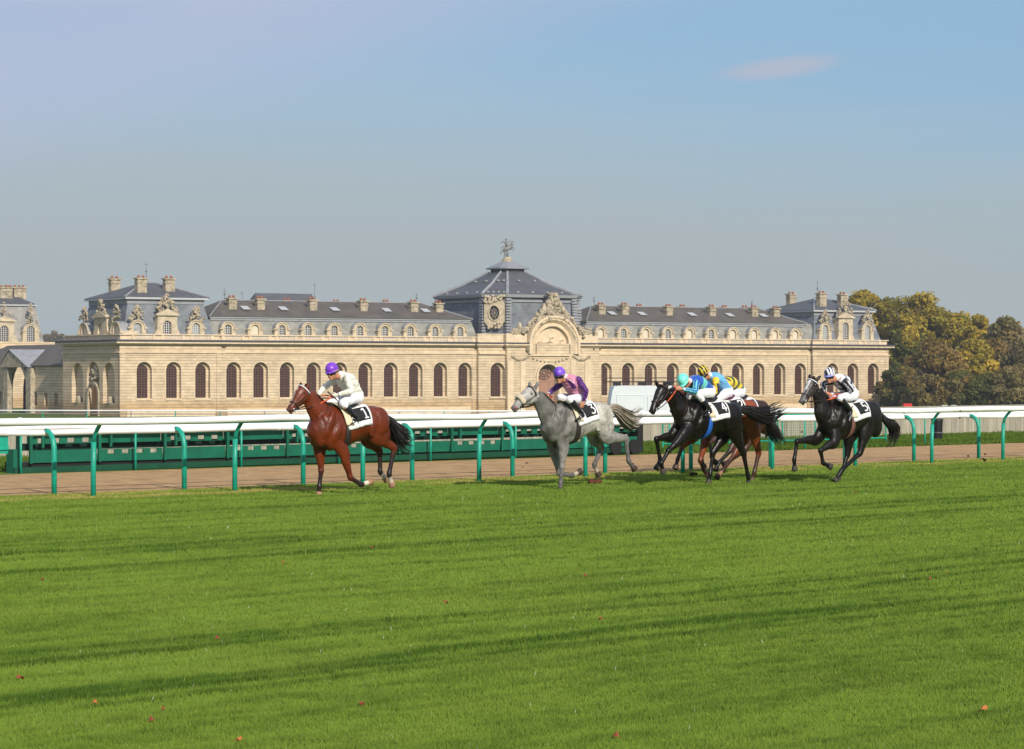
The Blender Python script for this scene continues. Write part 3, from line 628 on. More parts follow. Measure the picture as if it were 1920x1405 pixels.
def dormer(px, w0, wd, z0, z1, big=False, wm=None, blind=False, MM=None, sc=None):
    """stone dormer with arched light standing on the parapet line, running back into the slope"""
    ac = bs(px, w0) if sc is None else sc; M = MM or MF(w0); m = MB()
    ow = wd*(.50 if not big else .44); os_, ot = z0+.35, z1-(.62 if not big else 1.0)
    P = arch_pts(ac, ow, os_, ot, 8); h = wd/2
    top = [(ac-h*math.cos(math.pi*i/8), z1-h*.85+h*.85*math.sin(math.pi*i/8)) for i in range(9)] if not big else [(ac-h, z1)]*4+[(ac, z1)]+[(ac+h, z1)]*4
    O = [(ac-h*1.12, z0)]+top+[(ac+h*1.12, z0)]
    for i in range(len(P)-1):
        m.poly([M(*(P[i][0], 0, P[i][1])), M(P[i+1][0], 0, P[i+1][1]), M(O[i+1][0], 0, O[i+1][1]), M(O[i][0], 0, O[i][1])][::-1])
        m.poly([M(P[i][0], 0, P[i][1]), M(P[i+1][0], 0, P[i+1][1]), M(P[i+1][0], .5, P[i+1][1]), M(P[i][0], .5, P[i][1])])
    m.poly([M(ac-h, 0, z0), M(ac+h, 0, z0), M(ac+ow/2, 0, os_), M(ac-ow/2, 0, os_)])
    for i in range(len(O)-1): m.poly([M(O[i][0], 0, O[i][1]), M(O[i+1][0], 0, O[i+1][1]), M(O[i+1][0], 3.4, O[i+1][1]), M(O[i][0], 3.4, O[i][1])], mi=1 if 0 < i < len(O)-2 else 0)
    if not big:
        archivolt(m, M, ac, wd-.5, None, z1-.2, .2, .18)
        for q in (-1, 1): m.hexa([M(ac+q*h*1.0-.35, -.28, z1-h-.12), M(ac+q*h*1.0+.35, -.28, z1-h-.12), M(ac+q*h*1.0+.35, .3, z1-h-.12), M(ac+q*h*1.0-.35, .3, z1-h-.12), M(ac+q*h*1.0-.35, -.28, z1-h+.16), M(ac+q*h*1.0+.35, -.28, z1-h+.16), M(ac+q*h*1.0+.35, .3, z1-h+.16), M(ac+q*h*1.0-.35, .3, z1-h+.16)])
    else:
        m.hexa([M(ac-h-.45, -.4, z1), M(ac+h+.45, -.4, z1), M(ac+h+.45, .6, z1), M(ac-h-.45, .6, z1), M(ac-h-.45, -.4, z1+.3), M(ac+h+.45, -.4, z1+.3), M(ac+h+.45, .6, z1+.3), M(ac-h-.45, .6, z1+.3)])
        for d0 in (-.3, .6): m.poly([M(ac-h-.3, d0, z1+.3), M(ac+h+.3, d0, z1+.3), M(ac, d0, z1+1.35)])
        for q in (-1, 1): m.poly([M(ac+q*(h+.3), -.3, z1+.3), M(ac+q*(h+.3), .6, z1+.3), M(ac, .6, z1+1.35), M(ac, -.3, z1+1.35)]); m.poly([M(ac+q*h*1.12, 0, z0), M(ac+q*(h+1.1), 0, z0), M(ac+q*h, 0, z0+2.6)])
    o = m.build('dormer', [STONED, LEADW], bld, auto=30)
    if blind: m = MB(); m.poly([M(a, .45, z) for a, z in P][::-1]); m.build('shutter', mat('shutter_cream', (.60, .54, .42), .7), o)
    else:
        m = MB()
        for i in range(1, 4): a = ac-ow/2+ow*i/4; m.hexa([M(a-.045, .36, os_), M(a+.045, .36, os_), M(a+.045, .44, os_), M(a-.045, .44, os_), M(a-.045, .36, ot-.3), M(a+.045, .36, ot-.3), M(a+.045, .44, ot-.3), M(a-.045, .44, ot-.3)])
        z = os_+.35
        while z < ot-.2: m.hexa([M(ac-ow/2, .36, z-.04), M(ac+ow/2, .36, z-.04), M(ac+ow/2, .44, z-.04), M(ac-ow/2, .44, z-.04), M(ac-ow/2, .36, z+.04), M(ac+ow/2, .36, z+.04), M(ac+ow/2, .44, z+.04), M(ac-ow/2, .44, z+.04)]); z += .45
        m.build('casement', wm or WINW, o); m = MB(); m.poly([M(a, .47, z) for a, z in P][::-1]); m.build('pane', PANE if wm is None else PANEW, o)
    return o
def carving(s, w, z0, wd, hgt, n, MM=None):     # lumpy sculpted crest on a dormer
    m = MB(); M = MM or MF(w)
    for k in range(n):
        f = random.random(); q = (1-f)**.7*1.15; m.ellipsoid(M(s+random.uniform(-.5, .5)*wd*q, random.uniform(-.1, .3), z0+f*hgt), UB*random.uniform(.14, .36), VB*random.uniform(.2, .4), Vector((0, 0, random.uniform(.12, .42))), 6, 4)
    m.box(M(s, .0, z0), UB*.5, VB*.4, Vector((0, 0, hgt*.7)))
    return m.build('crest_carving', STONE3, bld, smooth=True)

# pavilion mansards: (s0, s1, dormers small/big, eave z, peak z)
def pavilion(s0, s1, sm, bigpx, ch, rise=16.7, peak=19.9, side=True):
    w0 = 1.2-PR; m = MB(); frustum(m, s0+1.2, s1-.6, w0, DEP-3, ZC+.3, s0+3.4, s1-2.6, w0+2.2, DEP-6, rise)
    m.build('mansard_slope', SLATE if side else SLATE, bld)
    m = MB(); m.box(bp(s0+2.9, w0+1.7, rise-1.35), UB*(s1-s0-5), VB*(DEP-3-w0-4.2), Vector((0, 0, .9)))
    m.build('lead_band', LEADW, bld); m = MB(); m.box(bp(s0+2.3, w0+1.1, rise-.447), UB*(s1-s0-3.8), VB*(DEP-3-w0-3), Vector((0, 0, .45))); m.build('roof_cornice', mat('roof_cornice_grey', (.42, .43, .44), .6), bld)
    m = MB(); e0, e1 = s0+2.2, s1-1.4; rw = w0+(DEP-6-w0)/2+1; mid = (e0+e1)/2; hip(m, e0, e1, w0+1.0, DEP-4.8, rise+.01, mid-.8, mid+1.8, rw, peak); m.build('upper_roof', SLATED, bld)
    m = MB()
    for a, b in ((bp(e0, w0+1.0, rise+.05), bp(mid-.8, rw, peak+.03)), (bp(e1, w0+1.0, rise+.05), bp(mid+1.8, rw, peak+.03)), (bp(mid-.8, rw, peak+.05), bp(mid+1.8, rw, peak+.05))): m.tube([a, b], .22, 6)
    m.build('lead_hip', LEADW, bld)
    for px in sm: o = dormer(px, w0-.3, 3.3, ZC+.3, bz(599.5+(px-258)/1370*5.5, bs(px, w0)), wm=WINW); carving(bs(px, w0-.3), w0-.3, bz(599.5+(px-258)/1370*5.5, bs(px, w0))-.2, 3.2, 3.0, 44)
    zt = bz(592+(bigpx-314)/1270*5, bs(bigpx, w0)); dormer(bigpx, w0-.5, 3.9, ZC+.3, zt, big=True); carving(bs(bigpx, w0-.5), w0-.3, zt+.5, 4.6, 3.8, 80)
    for px, w_, yb, yt in ch: s = bs(px, w_); chimney(s, w_, bz(yb, s, w_), bz(yt, s, w_), 1.9)
    finial(mid, rw, peak, peak+4.2)
pavilion(0, S_LP, (258, 368), 314, ((264, 5, 550, 515.5), (316.5, 6, 550, 516.5), (214.5, 17, 560, 517)))
pavilion(S_RP, S_END, (1548, 1627), 1586, ((1540, 5, 575, 545), (1579.5, 6, 572, 547), (1483.5, 16, 585, 546.5)), rise=16.3, peak=19.3)
# end-face dormers of the left pavilion
MEd = lambda w0: (lambda a, d, z: bp(w0+d, DEP-a, z))
for px, big in ((157, 0), (188, 1), (217, 0)):
    a = DEP-bw(px, .8)
    dormer(0, 0, 4.6 if not big else 5.4, ZC+.3, 11.9 if not big else 12.7, big=bool(big), MM=MEd(.8), sc=a, blind=True); carving(a, 0, 12.2 if not big else 13.4, 4, 2.8, 40, MM=MEd(.8))

# wings
def wing(s0, s1, rise, peak, dorm, ch, sky_, finials):
    w0 = 1.3; m = MB(); frustum(m, s0-3, s1+1.5 if s1 < S_RP-5 else s1+3, w0, 16.5, ZC+.3, s0-.8, s1+(.2 if s1 < S_RP-5 else 2), w0+1.2, 15.5, rise); m.build('mansard_slope', SLATEG, bld)
    m = MB(); m.box(bp(s0-1.0, w0+.8, rise-.75), UB*(s1-s0+.8), VB*15, Vector((0, 0, .5))); m.build('lead_band', LEADW, bld)
    m = MB(); m.box(bp(s0-1.2, w0+.6, rise-.248), UB*(s1-s0+1.2), VB*15.4, Vector((0, 0, .25))); m.build('roof_cornice', mat('roof_cornice_grey'), bld)
    m = MB(); hip(m, s0-1.4, s1+.4, w0+.4, 16.4, rise+.01, s0+5, s1-7.5, 8.9, peak); m.build('upper_roof', SLATEB, bld)
    m = MB(); m.tube([bp(s0+5, 8.9, peak), bp(s1-7.5, 8.9, peak)], .1, 6)
    for a, b in ((bp(s0-1.4, w0+.4, rise+.05), bp(s0+5, 8.9, peak)), (bp(s1+.4, w0+.4, rise+.05), bp(s1-7.5, 8.9, peak))): m.tube([a, b], .13, 6)
    m.build('lead_hip', LEADW, bld)
    for k, px in enumerate(dorm):
        bl = (px < 1000 and k in (1,)) or (px > 1100 and k in (0, 2, 3, 4, 6, 7, 8, 9))
        dormer(px, w0-.5, 3.0, ZC+.3, ZC+.3+3.8, blind=bl and k != 3)
    for px, yb, yt in ch: s = bs(px, 5.5); chimney(s, 5.5, bz(yb+5, s, 5.5), bz(yt, s, 5.5), 1.6)
    m = MB()
    for px, py in sky_:
        s = bs(px, 4.5); f = .28; z = rise+(peak-rise)*(4.9-w0-.4)/(8.9-w0-.4)
        m.hexa([bp(s-.8, 4.2, z-.1), bp(s+.8, 4.2, z-.1), bp(s+.8, 5.8, z+.62), bp(s-.8, 5.8, z+.62), bp(s-.8, 4.1, z+.02), bp(s+.8, 4.1, z+.02), bp(s+.8, 5.7, z+.74), bp(s-.8, 5.7, z+.74)])
    m.build('skylight', mat('skylight_pale', (.42, .42, .42), .25, .7), bld)
    for px, yt in finials: s = bs(px, 8.9); finial(s, 8.9, peak-.2, bz(yt, s, 8.9))
wing(S_LP, S_C0, 13.0, 16.6, (428, 479, 529, 578, 627, 675, 722, 770, 816, 863), ((434, 583, 553), (487, 583, 554.5), (585, 584, 556.5), (680, 585.5, 558.5), (774.5, 587, 561), (821.5, 587.5, 563)),
     ((462, 578), (533, 580), (630, 581), (727, 584), (800, 586)), ((421, 541), (781, 549)))
wing(S_C1, S_RP, 13.0, 16.6, (1127, 1169.5, 1211.5, 1252.6, 1293.5, 1334, 1375, 1414.6, 1453.5, 1492), ((1126, 593, 566.5), (1170, 593, 566.5), (1252.6, 594, 569.5), (1333.5, 595, 570.5), (1412.5, 596, 572), (1453.5, 597, 573)),
     ((1150, 590), (1206, 590), (1300, 592), (1371, 593), (1434, 594)), ((1114, 555), (1410, 562)))
for px in (537, 630, 723): s = bs(px, 12.5); chimney(s, 12.5, 12, bz(558 if px < 600 else 561, s, 12.5), 1.6)
for px in (1198, 1279, 1358, 1396): s = bs(px, 12.5); chimney(s, 12.5, 12, bz(569+(px-1198)/66, s, 12.5), 1.6)
m = MB(); sA, sB = bs(455, 45), bs(597, 45); hip(m, sA, sB, 38, 56, 9, sA+4, sB-.5, 47, bz(551.5, sB, 47)); m.build('rear_roof', SLATED, bld)
finial(bs(590, 47), 47, 15, bz(531, bs(590, 47), 47)); finial(bs(454, 30), 30, 12, bz(546, bs(454, 30), 30))

# ---- central pavilion
cA, cB = bs(905, -1.5), bs(950, -1.5)
CPW = -1.6                                       # front plane of the frontispiece
ce = bs(1112, CPW); mcw = 1.0
m = MB()
ac = bs(928+5, -.8); wall(m, MF(-.8), S_C0, cB, GB-1, ZC, [(ac, W+.3, ZS, ZH)], .85); inner(m, MF(-.8), [(ac, W+.3, ZS, ZH)])
m.poly([bp(S_C0, -.8, GB-1), bp(S_C0, .1, GB-1), bp(S_C0, .1, ZC), bp(S_C0, -.8, ZC)])
dcx = bs(1028, CPW); dw = 4.9; ztop = bz(684, dcx)
wall(m, MF(CPW), cB, ce, GB-1, ZC, [(dcx, dw, GB-.6, ztop)], 1.6)
for a in (cB, ce): m.poly([bp(a, CPW, GB-1), bp(a, 0, GB-1), bp(a, 0, ZC), bp(a, CPW, ZC)])
wall(m, MF(-.8), ce, S_C1+.01, GB-1, ZC, [], 2)
m.poly([bp(S_C1, -.8, GB-1), bp(S_C1, .1, GB-1), bp(S_C1, .1, ZC), bp(S_C1, -.8, ZC)])
m.build('wall', STONE, bld)
n_ = window(MF(-.8), ac, WI+.3, ZS, ZH-.55, 1.1, 4, .5)
m = MB(); archivolt(m, MF(-.8), ac, W+.32, ZS+.02, ZH+.01, .2, .06); m.box(bp(ac-2, -1.1, ZS-.42), UB*4, VB*.3, Vector((0, 0, .36))); m.build('window_surround', STONE2, bld)
# portal door
m = MB(); P = arch_pts(dcx, dw, GB-.6, ztop, 12); m.poly([bp(a, CPW+1.5, z) for a, z in P][::-1])
for a in (-1.2, 1.2): m.box(bp(dcx+a-.06, CPW+1.44, GB), UB*.12, VB*.05, Vector((0, 0, ztop-GB-3.2)))
m.box(bp(dcx-dw/2, CPW+1.42, bz(716, dcx)), UB*dw, VB*.07, Vector((0, 0, .14)))
d_ = m.build('portal_door', mat('door_pink', (.34, .19, .13), .7, .2, var=.12), bld)
m = MB(); zc = bz(699, dcx)
for r_ in (1.45, .9, .4): m.tube([bp(dcx+r_*1.15*math.cos(q*math.pi/10), CPW+1.40, zc+r_*math.sin(q*math.pi/10)) for q in range(21)], .10, 6)
for q in range(8): a = q*math.pi/4; m.tube([bp(dcx+.4*math.cos(a), CPW+1.4, zc+.4*math.sin(a)), bp(dcx+1.6*math.cos(a), CPW+1.4, zc+1.4*math.sin(a))], .07, 5)
m.build('fanlight', mat('fanlight_dark', (.12, .075, .06), .6), d_)
m = MB(); archivolt(m, MF(CPW), dcx, dw+.2, GB, ztop+.1, .45, .25); archivolt(m, MF(CPW), dcx, dw+1.4, None, ztop+.7, .25, .12)
m.box(bp(bs(990, CPW), CPW-.35, bz(668, dcx)), UB*(bs(1067, CPW)-bs(990, CPW)), VB*.34, Vector((0, 0, .45)))   # lintel
for px0, px1 in ((951, 962), (975, 984), (1070, 1079), (1096, 1107)): a0, a1 = bs(px0, CPW), bs(px1, CPW); m.box(bp(a0, CPW-.2, GB-1), UB*(a1-a0), VB*.19, Vector((0, 0, 5.2-GB)))
m.build('portal_surround', STONE2, bld)
m = MB()                                        # swags and capitals
for px0, px1, py in ((960, 990, 672), (1000, 1062, 676), (1075, 1105, 672)):
    a0, a1 = bs(px0, CPW), bs(px1, CPW); n = 9
    for k in range(n+1): f = k/n; m.ellipsoid(bp(a0+(a1-a0)*f, CPW-.1, bz(py, a0)-.8*math.sin(math.pi*f)+.4), UB*.3, VB*.22, Vector((0, 0, .28)), 7, 5)
m.build('garland', STONE3, bld, smooth=True)
# cornices of the centre
m = MB(); ra = bs(1037, CPW); Rr = 6.2; zsp = bz(646, ra)
for z0, z1, o_ in ((ZC-.75, ZC-.45, .3), (ZC-.447, ZC-.1, .7)):
    m.box(bp(S_C0-o_, -.8-o_, z0), UB*(cB-S_C0+o_), VB*(o_+1.2), Vector((0, 0, z1-z0)))
    m.box(bp(cB-o_, CPW-o_, z0), UB*(ra-Rr-cB+o_), VB*(o_+1.2), Vector((0, 0, z1-z0))); m.box(bp(ra+Rr, CPW-o_, z0), UB*(ce-ra-Rr+o_), VB*(o_+1.2), Vector((0, 0, z1-z0)))
    m.box(bp(ce+o_, -.8-o_, z0), UB*(S_C1-ce), VB*(o_+1.2), Vector((0, 0, z1-z0)))
m.box(bp(S_C0, -1.2, ZF-.28), UB*(cB-S_C0), VB*.38, Vector((0, 0, .26)))
m.build('cornice', STONE2, bld)
m = MB(); 
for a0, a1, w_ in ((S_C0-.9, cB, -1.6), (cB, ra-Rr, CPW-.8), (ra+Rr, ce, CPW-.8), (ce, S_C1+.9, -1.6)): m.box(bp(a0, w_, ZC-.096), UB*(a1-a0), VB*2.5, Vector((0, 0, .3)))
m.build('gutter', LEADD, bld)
m = MB(); m.box(bp(S_C0, -.5, ZC+.21), UB*(cB-S_C0-.1), VB*.8, Vector((0, 0, 1.6))); m.box(bp(S_C0-.1, -.6, ZC+1.82), UB*(cB-S_C0), VB*1.0, Vector((0, 0, .22))); m.build('attic', STONE2, bld)
m = MB(); m.box(bp(cB, CPW+.2, ZC+.21), UB*(ra-Rr-cB), VB*1.2, Vector((0, 0, 1.9))); m.build('attic', STONE2, bld); m = MB(); m.box(bp(ra+Rr, CPW+.2, ZC+.21), UB*(ce-ra-Rr), VB*1.2, Vector((0, 0, 1.9))); m.build('attic', STONE2, bld)
m = MB(); m.box(bp(ce, -.5, ZC+.21), UB*(S_C1-ce), VB*.8, Vector((0, 0, 1.5)))
m.build('attic', STONE2, bld)
# great arch with hollow soffit and horse relief
m = MB(); K = 28; MFc = MF(CPW); r0, r1 = Rr, Rr-1.6; r2 = Rr-2.3; zb = bz(664, ra)
def arc(r, i): t = math.pi*i/K; return ra-r*math.cos(t), zsp+r*math.sin(t)
prof = [(r0, .9), (r0, -.75), (r0-.5, -.75), (r0-.55, -.5), (r0-1.0, -.45), (r1, .25), (r1-.25, .25), (r1-.3, .0), (r2, .0), (r2-.05, .9)]
for i in range(K):
    for (ra_, da), (rb_, db) in zip(prof, prof[1:]):
        a, b, c, d = arc(ra_, i), arc(ra_, i+1), arc(rb_, i+1), arc(rb_, i)
        m.poly([MFc(a[0], da, a[1]), MFc(b[0], da, b[1]), MFc(c[0], db, c[1]), MFc(d[0], db, d[1])])
for sg_ in (-1, 1):                              # straight jambs below the springing
    for (ra_, da), (rb_, db) in zip(prof, prof[1:]): m.poly([MFc(ra+sg_*ra_, da, zb), MFc(ra+sg_*ra_, da, zsp), MFc(ra+sg_*rb_, db, zsp), MFc(ra+sg_*rb_, db, zb)])
for i in range(K): a, b = arc(r2, i), arc(r2, i+1); m.poly([MFc(a[0], .8, a[1]), MFc(b[0], .8, b[1]), MFc(ra, .8, zsp)])
m.poly([MFc(ra-r2, .8, zb), MFc(ra+r2, .8, zb), MFc(ra+r2, .8, zsp), MFc(ra-r2, .8, zsp)])
for i in range(1, K): # dentils
    if i % 2: a = arc(r0-.75, i); m.box(MFc(a[0]-.13, -.66, a[1]-.13), UB*.3, VB*.24, Vector((0, 0, .3)))
m.build('great_arch', STONE2, bld, auto=30)
m = MB()                                        # rearing horses in low relief
def rel(pts, r): m.tube([MFc(ra+a, .72, zsp+z) for a, z in pts], r, 7)
for sx, ox, oz in ((1, -1.3, .4), (1, 1.1, -.1), (-1, .2, -.9)):
    rel([(ox-sx*1.2, oz-.2), (ox, oz+.1), (ox+sx*.9, oz+.5)], [.42, .5, .4]); rel([(ox+sx*.8, oz+.5), (ox+sx*1.4, oz+1.2), (ox+sx*1.9, oz+1.0)], [.35, .22, .16])
    for q in (.2, .5): rel([(ox+sx*.9, oz+.3), (ox+sx*(1.5+q), oz-.1+q*.3), (ox+sx*(1.3+q), oz-.7+q*.4)], [.2, .12, .08]); rel([(ox-sx*1.1, oz-.1), (ox-sx*(1.2+q), oz-.9), (ox-sx*(.8+q), oz-1.4)], [.25, .13, .08])
    rel([(ox-sx*1.4, oz), (ox-sx*2.1, oz+.1), (ox-sx*2.5, oz-.3)], [.12, .2, .08])
m.build('horse_relief', STONE2, bld, smooth=True)
m = MB()                                        # sculpted crest over the arch, volutes, trophies
for k in range(150):
    f = random.random(); hw = .6+3.6*(1-f)**1.2; a = random.uniform(-1, 1)*hw; z = zsp+r0-.3+f*4.6-(.12*a*a if f < .5 else 0)
    m.ellipsoid(bp(ra+a, CPW+random.uniform(-.5, .5), z), UB*random.uniform(.25, .6), VB*random.uniform(.25, .6), Vector((0, 0, random.uniform(.25, .7))), 8, 6)
m.box(bp(ra-.7, CPW-.2, zsp+r0), UB*1.4, VB*1.2, Vector((0, 0, 4.8))); m.box(bp(ra-1.1, CPW-.4, zsp+r0+4.4), UB*2.2, VB*1.4, Vector((0, 0, .5)))
for sg_ in (-1, 1):
    pts = [bp(ra+sg_*(2.0+q*.62), CPW-.1, zsp+r0+1.9-1.0*q-.018*q*q*3) for q in range(8)]
    m.tube(pts, [.6, .55, .5, .45, .4, .4, .45, .5], 8)
    for k in range(46): q = random.random()*7.5; m.ellipsoid(bp(ra+sg_*(2.2+q*.72), CPW+random.uniform(-.3, .4), zsp+r0+1.6-q*.78+random.uniform(-.5, .5)), UB*random.uniform(.2, .5), VB*.35, Vector((0, 0, random.uniform(.2, .5))), 7, 5)
    for k in range(24): m.ellipsoid(bp(ra+sg_*random.uniform(6.4, 9.6), CPW+.4, ZC+2.1+random.random()*1.3), UB*random.uniform(.3, .6), VB*.4, Vector((0, 0, random.uniform(.25, .5))), 7, 5)
m.ellipsoid(bp(bs(976, CPW), CPW+.3, ZC+3.4), UB*.5, VB*.4, Vector((0, 0, 1.2)), 8, 6)
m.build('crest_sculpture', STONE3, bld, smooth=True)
# octagonal domed roof (eight slopes)
ow = 1.0
def octo(s0, s1, w0, w1, ch): return [(s0, w0+ch*1.0), (s0+ch, w0), (s1-ch, w0), (s1, w0+ch), (s1, w1-ch), (s1-ch, w1), (s0+ch, w1), (s0, w1-ch)]
s_l, s_r = bs(905, 4.3), bs(1087, 4.3); w_f, w_b = .8, 25.5
def solid(m, A, za, B_, zb_, mi=0):
    a = [m.vert(bp(s, w_, za)) for s, w_ in A]; b = [m.vert(bp(s, w_, zb_)) for s, w_ in B_]; n = len(a)
    for i in range(n): m.face((a[i], a[(i+1) % n], b[(i+1) % n], b[i]), mi)
    m.face(b, mi); m.face(a[::-1], mi)
zE = bz(553, bs(950, 1), 1)
base = octo(s_l, s_r, w_f, w_b, 3.6)
def shrink(P, k, cx=None):
    cx = sum(p[0] for p in P)/8; cw = sum(p[1] for p in P)/8; return [(cx+(p[0]-cx)*k, cw+(p[1]-cw)*k) for p in P]
m = MB(); solid(m, base, ZC, shrink(base, .955), zE); m.build('dome_drum', SLATE, bld)
m = MB(); solid(m, shrink(base, .985), zE-1.5, shrink(base, .985), zE-1.05); m.build('lead_band', LEADW, bld)
m = MB(); solid(m, shrink(base, 1.02), zE-.5, shrink(base, 1.05), zE+.1); m.build('dome_eave', mat('roof_cornice_grey'), bld)
m = MB(); zT = bz(512, bs(947, 14), 14); top = shrink(base, .27); midp = shrink(base, .62); zM = zE+.1+(zT-zE)*.46
solid(m, shrink(base, 1.03), zE+.103, midp, zM+.0); m.build('dome_roof', SLATED, bld); m = MB(); solid(m, midp, zM, top, zT); m.build('dome_roof', SLATED, bld)
m = MB(); e_ = shrink(base, 1.03)
for i in range(8):
    a = bp(*e_[i], zE+.15); b = bp(*midp[i], zM+.1); c = bp(*top[i], zT+.1); m.tube([a, b, c], [.42, .34, .25], 6)
for i in range(8):                              # lead corner quoins of the drum
    for k in range(17):
        f = k/17; p = base[i]; q = shrink(base, .955)[i]; s = p[0]+(q[0]-p[0])*f; w_ = p[1]+(q[1]-p[1])*f; z = ZC+(zE-ZC)*f
        m.box(bp(s-.62, w_-.62, z+.1), UB*1.24, VB*1.24, Vector((0, 0, .42)))
m.build('lead_rib', LEADW, bld)
m = MB()                                        # small roof vents
for i in (0, 1, 2, 7):
    for f, kk in ((.12, 4), (.62, 2)):
        A, B2 = e_[i], e_[(i+1) % 8]; C2, D2 = top[i], top[(i+1) % 8]
        for k in range(kk):
            g = (k+.7)/(kk+.4); s = (A[0]+(B2[0]-A[0])*g)*(1-f)+(C2[0]+(D2[0]-C2[0])*g)*f; w_ = (A[1]+(B2[1]-A[1])*g)*(1-f)+(C2[1]+(D2[1]-C2[1])*g)*f
            m.box(bp(s-.28, w_-.3, zE+(zT-zE)*f-.1), UB*.5, VB*.5, Vector((0, 0, .30)))
m.build('roof_vent', mat('vent_pale', (.30, .30, .29), .6), bld)
# lantern roof, ring and winged statue
l0 = shrink(base, .235); m = MB(); solid(m, l0, zT, l0, zT+.75); m.build('lantern_drum', mat('lantern_dark', (.05, .05, .055), .6), bld)
m = MB(); solid(m, shrink(base, .30), zT+.75, shrink(base, .30), zT+1.05); zL_ = bz(491, bs(947, 14), 14); solid(m, shrink(base, .29), zT+1.05, shrink(base, .09), zL_); m.build('lantern_roof', mat('lead_dark', (.22, .23, .25), .5, var=.25), bld)
cx_ = sum(p[0] for p in base)/8; cw_ = sum(p[1] for p in base)/8
sc0 = cx_; m = MB(); m.tube([bp(sc0, cw_, zL_-.3), bp(sc0, cw_, zL_+.5), bp(sc0, cw_, zL_+1.0)], [1.25, 1.15, .7], 14); m.build('statue_base', STONE3, bld, auto=40)
m = MB(); zt_ = zL_+.9; T = lambda a, z, w_=0: bp(sc0+a, cw_+w_, zt_+z); BR = mat('statue_lead', (.20, .195, .19), .5, var=.3)
m.tube([T(-.1, .1), T(.1, 1.0), T(-.1, 1.9)], [.28, .2, .3], 8); m.tube([T(-.9, 1.5), T(0, 2.0), T(.9, 2.4)], [.4, .5, .45], 8)     # rearing horse trunk
m.tube([T(.8, 2.4), T(1.2, 3.1), T(1.0, 3.6), T(1.6, 3.5)], [.36, .28, .22, .12], 8); m.tube([T(.8, 2.2), T(1.5, 2.3), T(1.6, 1.8)], [.2, .13, .08], 6); m.tube([T(.7, 2.1), T(1.2, 1.7), T(1.6, 1.8)], [.2, .12, .08], 6)
m.tube([T(-.8, 1.4), T(-.5, .7), T(-.9, .1)], [.3, .16, .1], 6); m.tube([T(-.9, 1.6), T(-1.5, 1.3), T(-1.8, .6)], [.16, .2, .05], 6)
m.tube([T(-.1, 2.3), T(-.3, 3.2), T(-.25, 3.7)], [.32, .36, .2], 8); m.ellipsoid(T(-.25, 4.0), UB*.24, VB*.24, Vector((0, 0, .28)), 8, 6); m.tube([T(-.3, 3.5), T(.3, 3.3), T(.7, 3.9)], [.14, .1, .06], 6)
m.tube([T(-.4, 3.4), T(-1.2, 3.5), T(-1.7, 3.0)], [.16, .18, .04], 6); m.tube([T(-.2, 2.6), T(-1.3, 2.3), T(-1.6, 1.9)], [.2, .14, .05], 6)
m.build('rooftop_statue', BR, bld, smooth=True)
# oculus dormer on the chamfer
mid_ = bp(0, 0); A, B2 = base[0], base[1]; e1 = (bp(*B2)-bp(*A)); eL = e1.length; e1.normalize(); nrm = Vector((e1.y, -e1.x, 0)); oc = (bp(*A)+bp(*B2))/2
def MO(a, d, z): return oc+e1*a-nrm*(d-.25)+Vector((0, 0, z))
z0_, z1_ = bz(612, s_l, 3), bz(561, s_l, 3); zc = bz(587, s_l, 3); m = MB(); K = 20; hw = eL*.40
for i in range(K):
    t0, t1 = 2*math.pi*i/K, 2*math.pi*(i+1)/K
    def ob(t): c, s_ = math.cos(t), math.sin(t); k = 1/max(abs(c), abs(s_)); return hw*c*k, zc+(z1_-z0_)*.46*s_*k
    def el_(t): return hw*.50*math.cos(t), zc+1.55*math.sin(t)
    a, b, c, d = ob(t0), ob(t1), el_(t1), el_(t0)
    m.poly([MO(a[0], -.35, a[1]), MO(b[0], -.35, b[1]), MO(c[0], -.35, c[1]), MO(d[0], -.35, d[1])]); m.poly([MO(a[0], -.35, a[1]), MO(b[0], -.35, b[1]), MO(b[0], 1.5, b[1]), MO(a[0], 1.5, a[1])]); m.poly([MO(c[0], -.35, c[1]), MO(d[0], -.35, d[1]), MO(d[0], .1, d[1]), MO(c[0], .1, c[1])])
    m.tube([MO(el_(t0)[0]*1.12, -.4, zc+(el_(t0)[1]-zc)*1.08), MO(el_(t1)[0]*1.12, -.4, zc+(el_(t1)[1]-zc)*1.08)], .16, 6)
for k in range(26): m.ellipsoid(MO(random.uniform(-hw, hw), -.4, z1_+random.uniform(-1.1, .9)*.8), e1*.35, nrm*.3, Vector((0, 0, .3)), 7, 5)
for k in range(14): m.ellipsoid(MO(random.uniform(-hw*.7, hw*.7), -.4, z0_+random.uniform(-.4, .7)), e1*.35, nrm*.3, Vector((0, 0, .3)), 7, 5)
oo = m.build('oculus_surround', STONED, bld); m = MB(); m.poly([MO(hw*.5*math.cos(t*math.pi/12), .08, zc+1.55*math.sin(t*math.pi/12)) for t in range(24)]); m.build('pane', PANE, oo)
m = MB(); m.tube([MO(hw*.27*math.cos(t*math.pi/10), .0, zc+.85*math.sin(t*math.pi/10)) for t in range(21)], .07, 5)
for t in range(8): a = t*math.pi/4+.2; m.tube([MO(0, .0, zc), MO(hw*.5*math.cos(a), .0, zc+1.55*math.sin(a))], .05, 5)
m.build('tracery', mat('tracery_grey', (.30, .27, .22), .7), oo)
# rain pipes
m = MB()
for px, w_ in ((897, -.25), (949, -1.0), (1521, -.2), (412.5, -.2)): s = bs(px, w_); m.tube([bp(s, w_, GB), bp(s, w_, ZC-.4)], .13, 6)
m.build('rain_pipe', mat('pipe_dark', (.13, .09, .06), .6), bld)

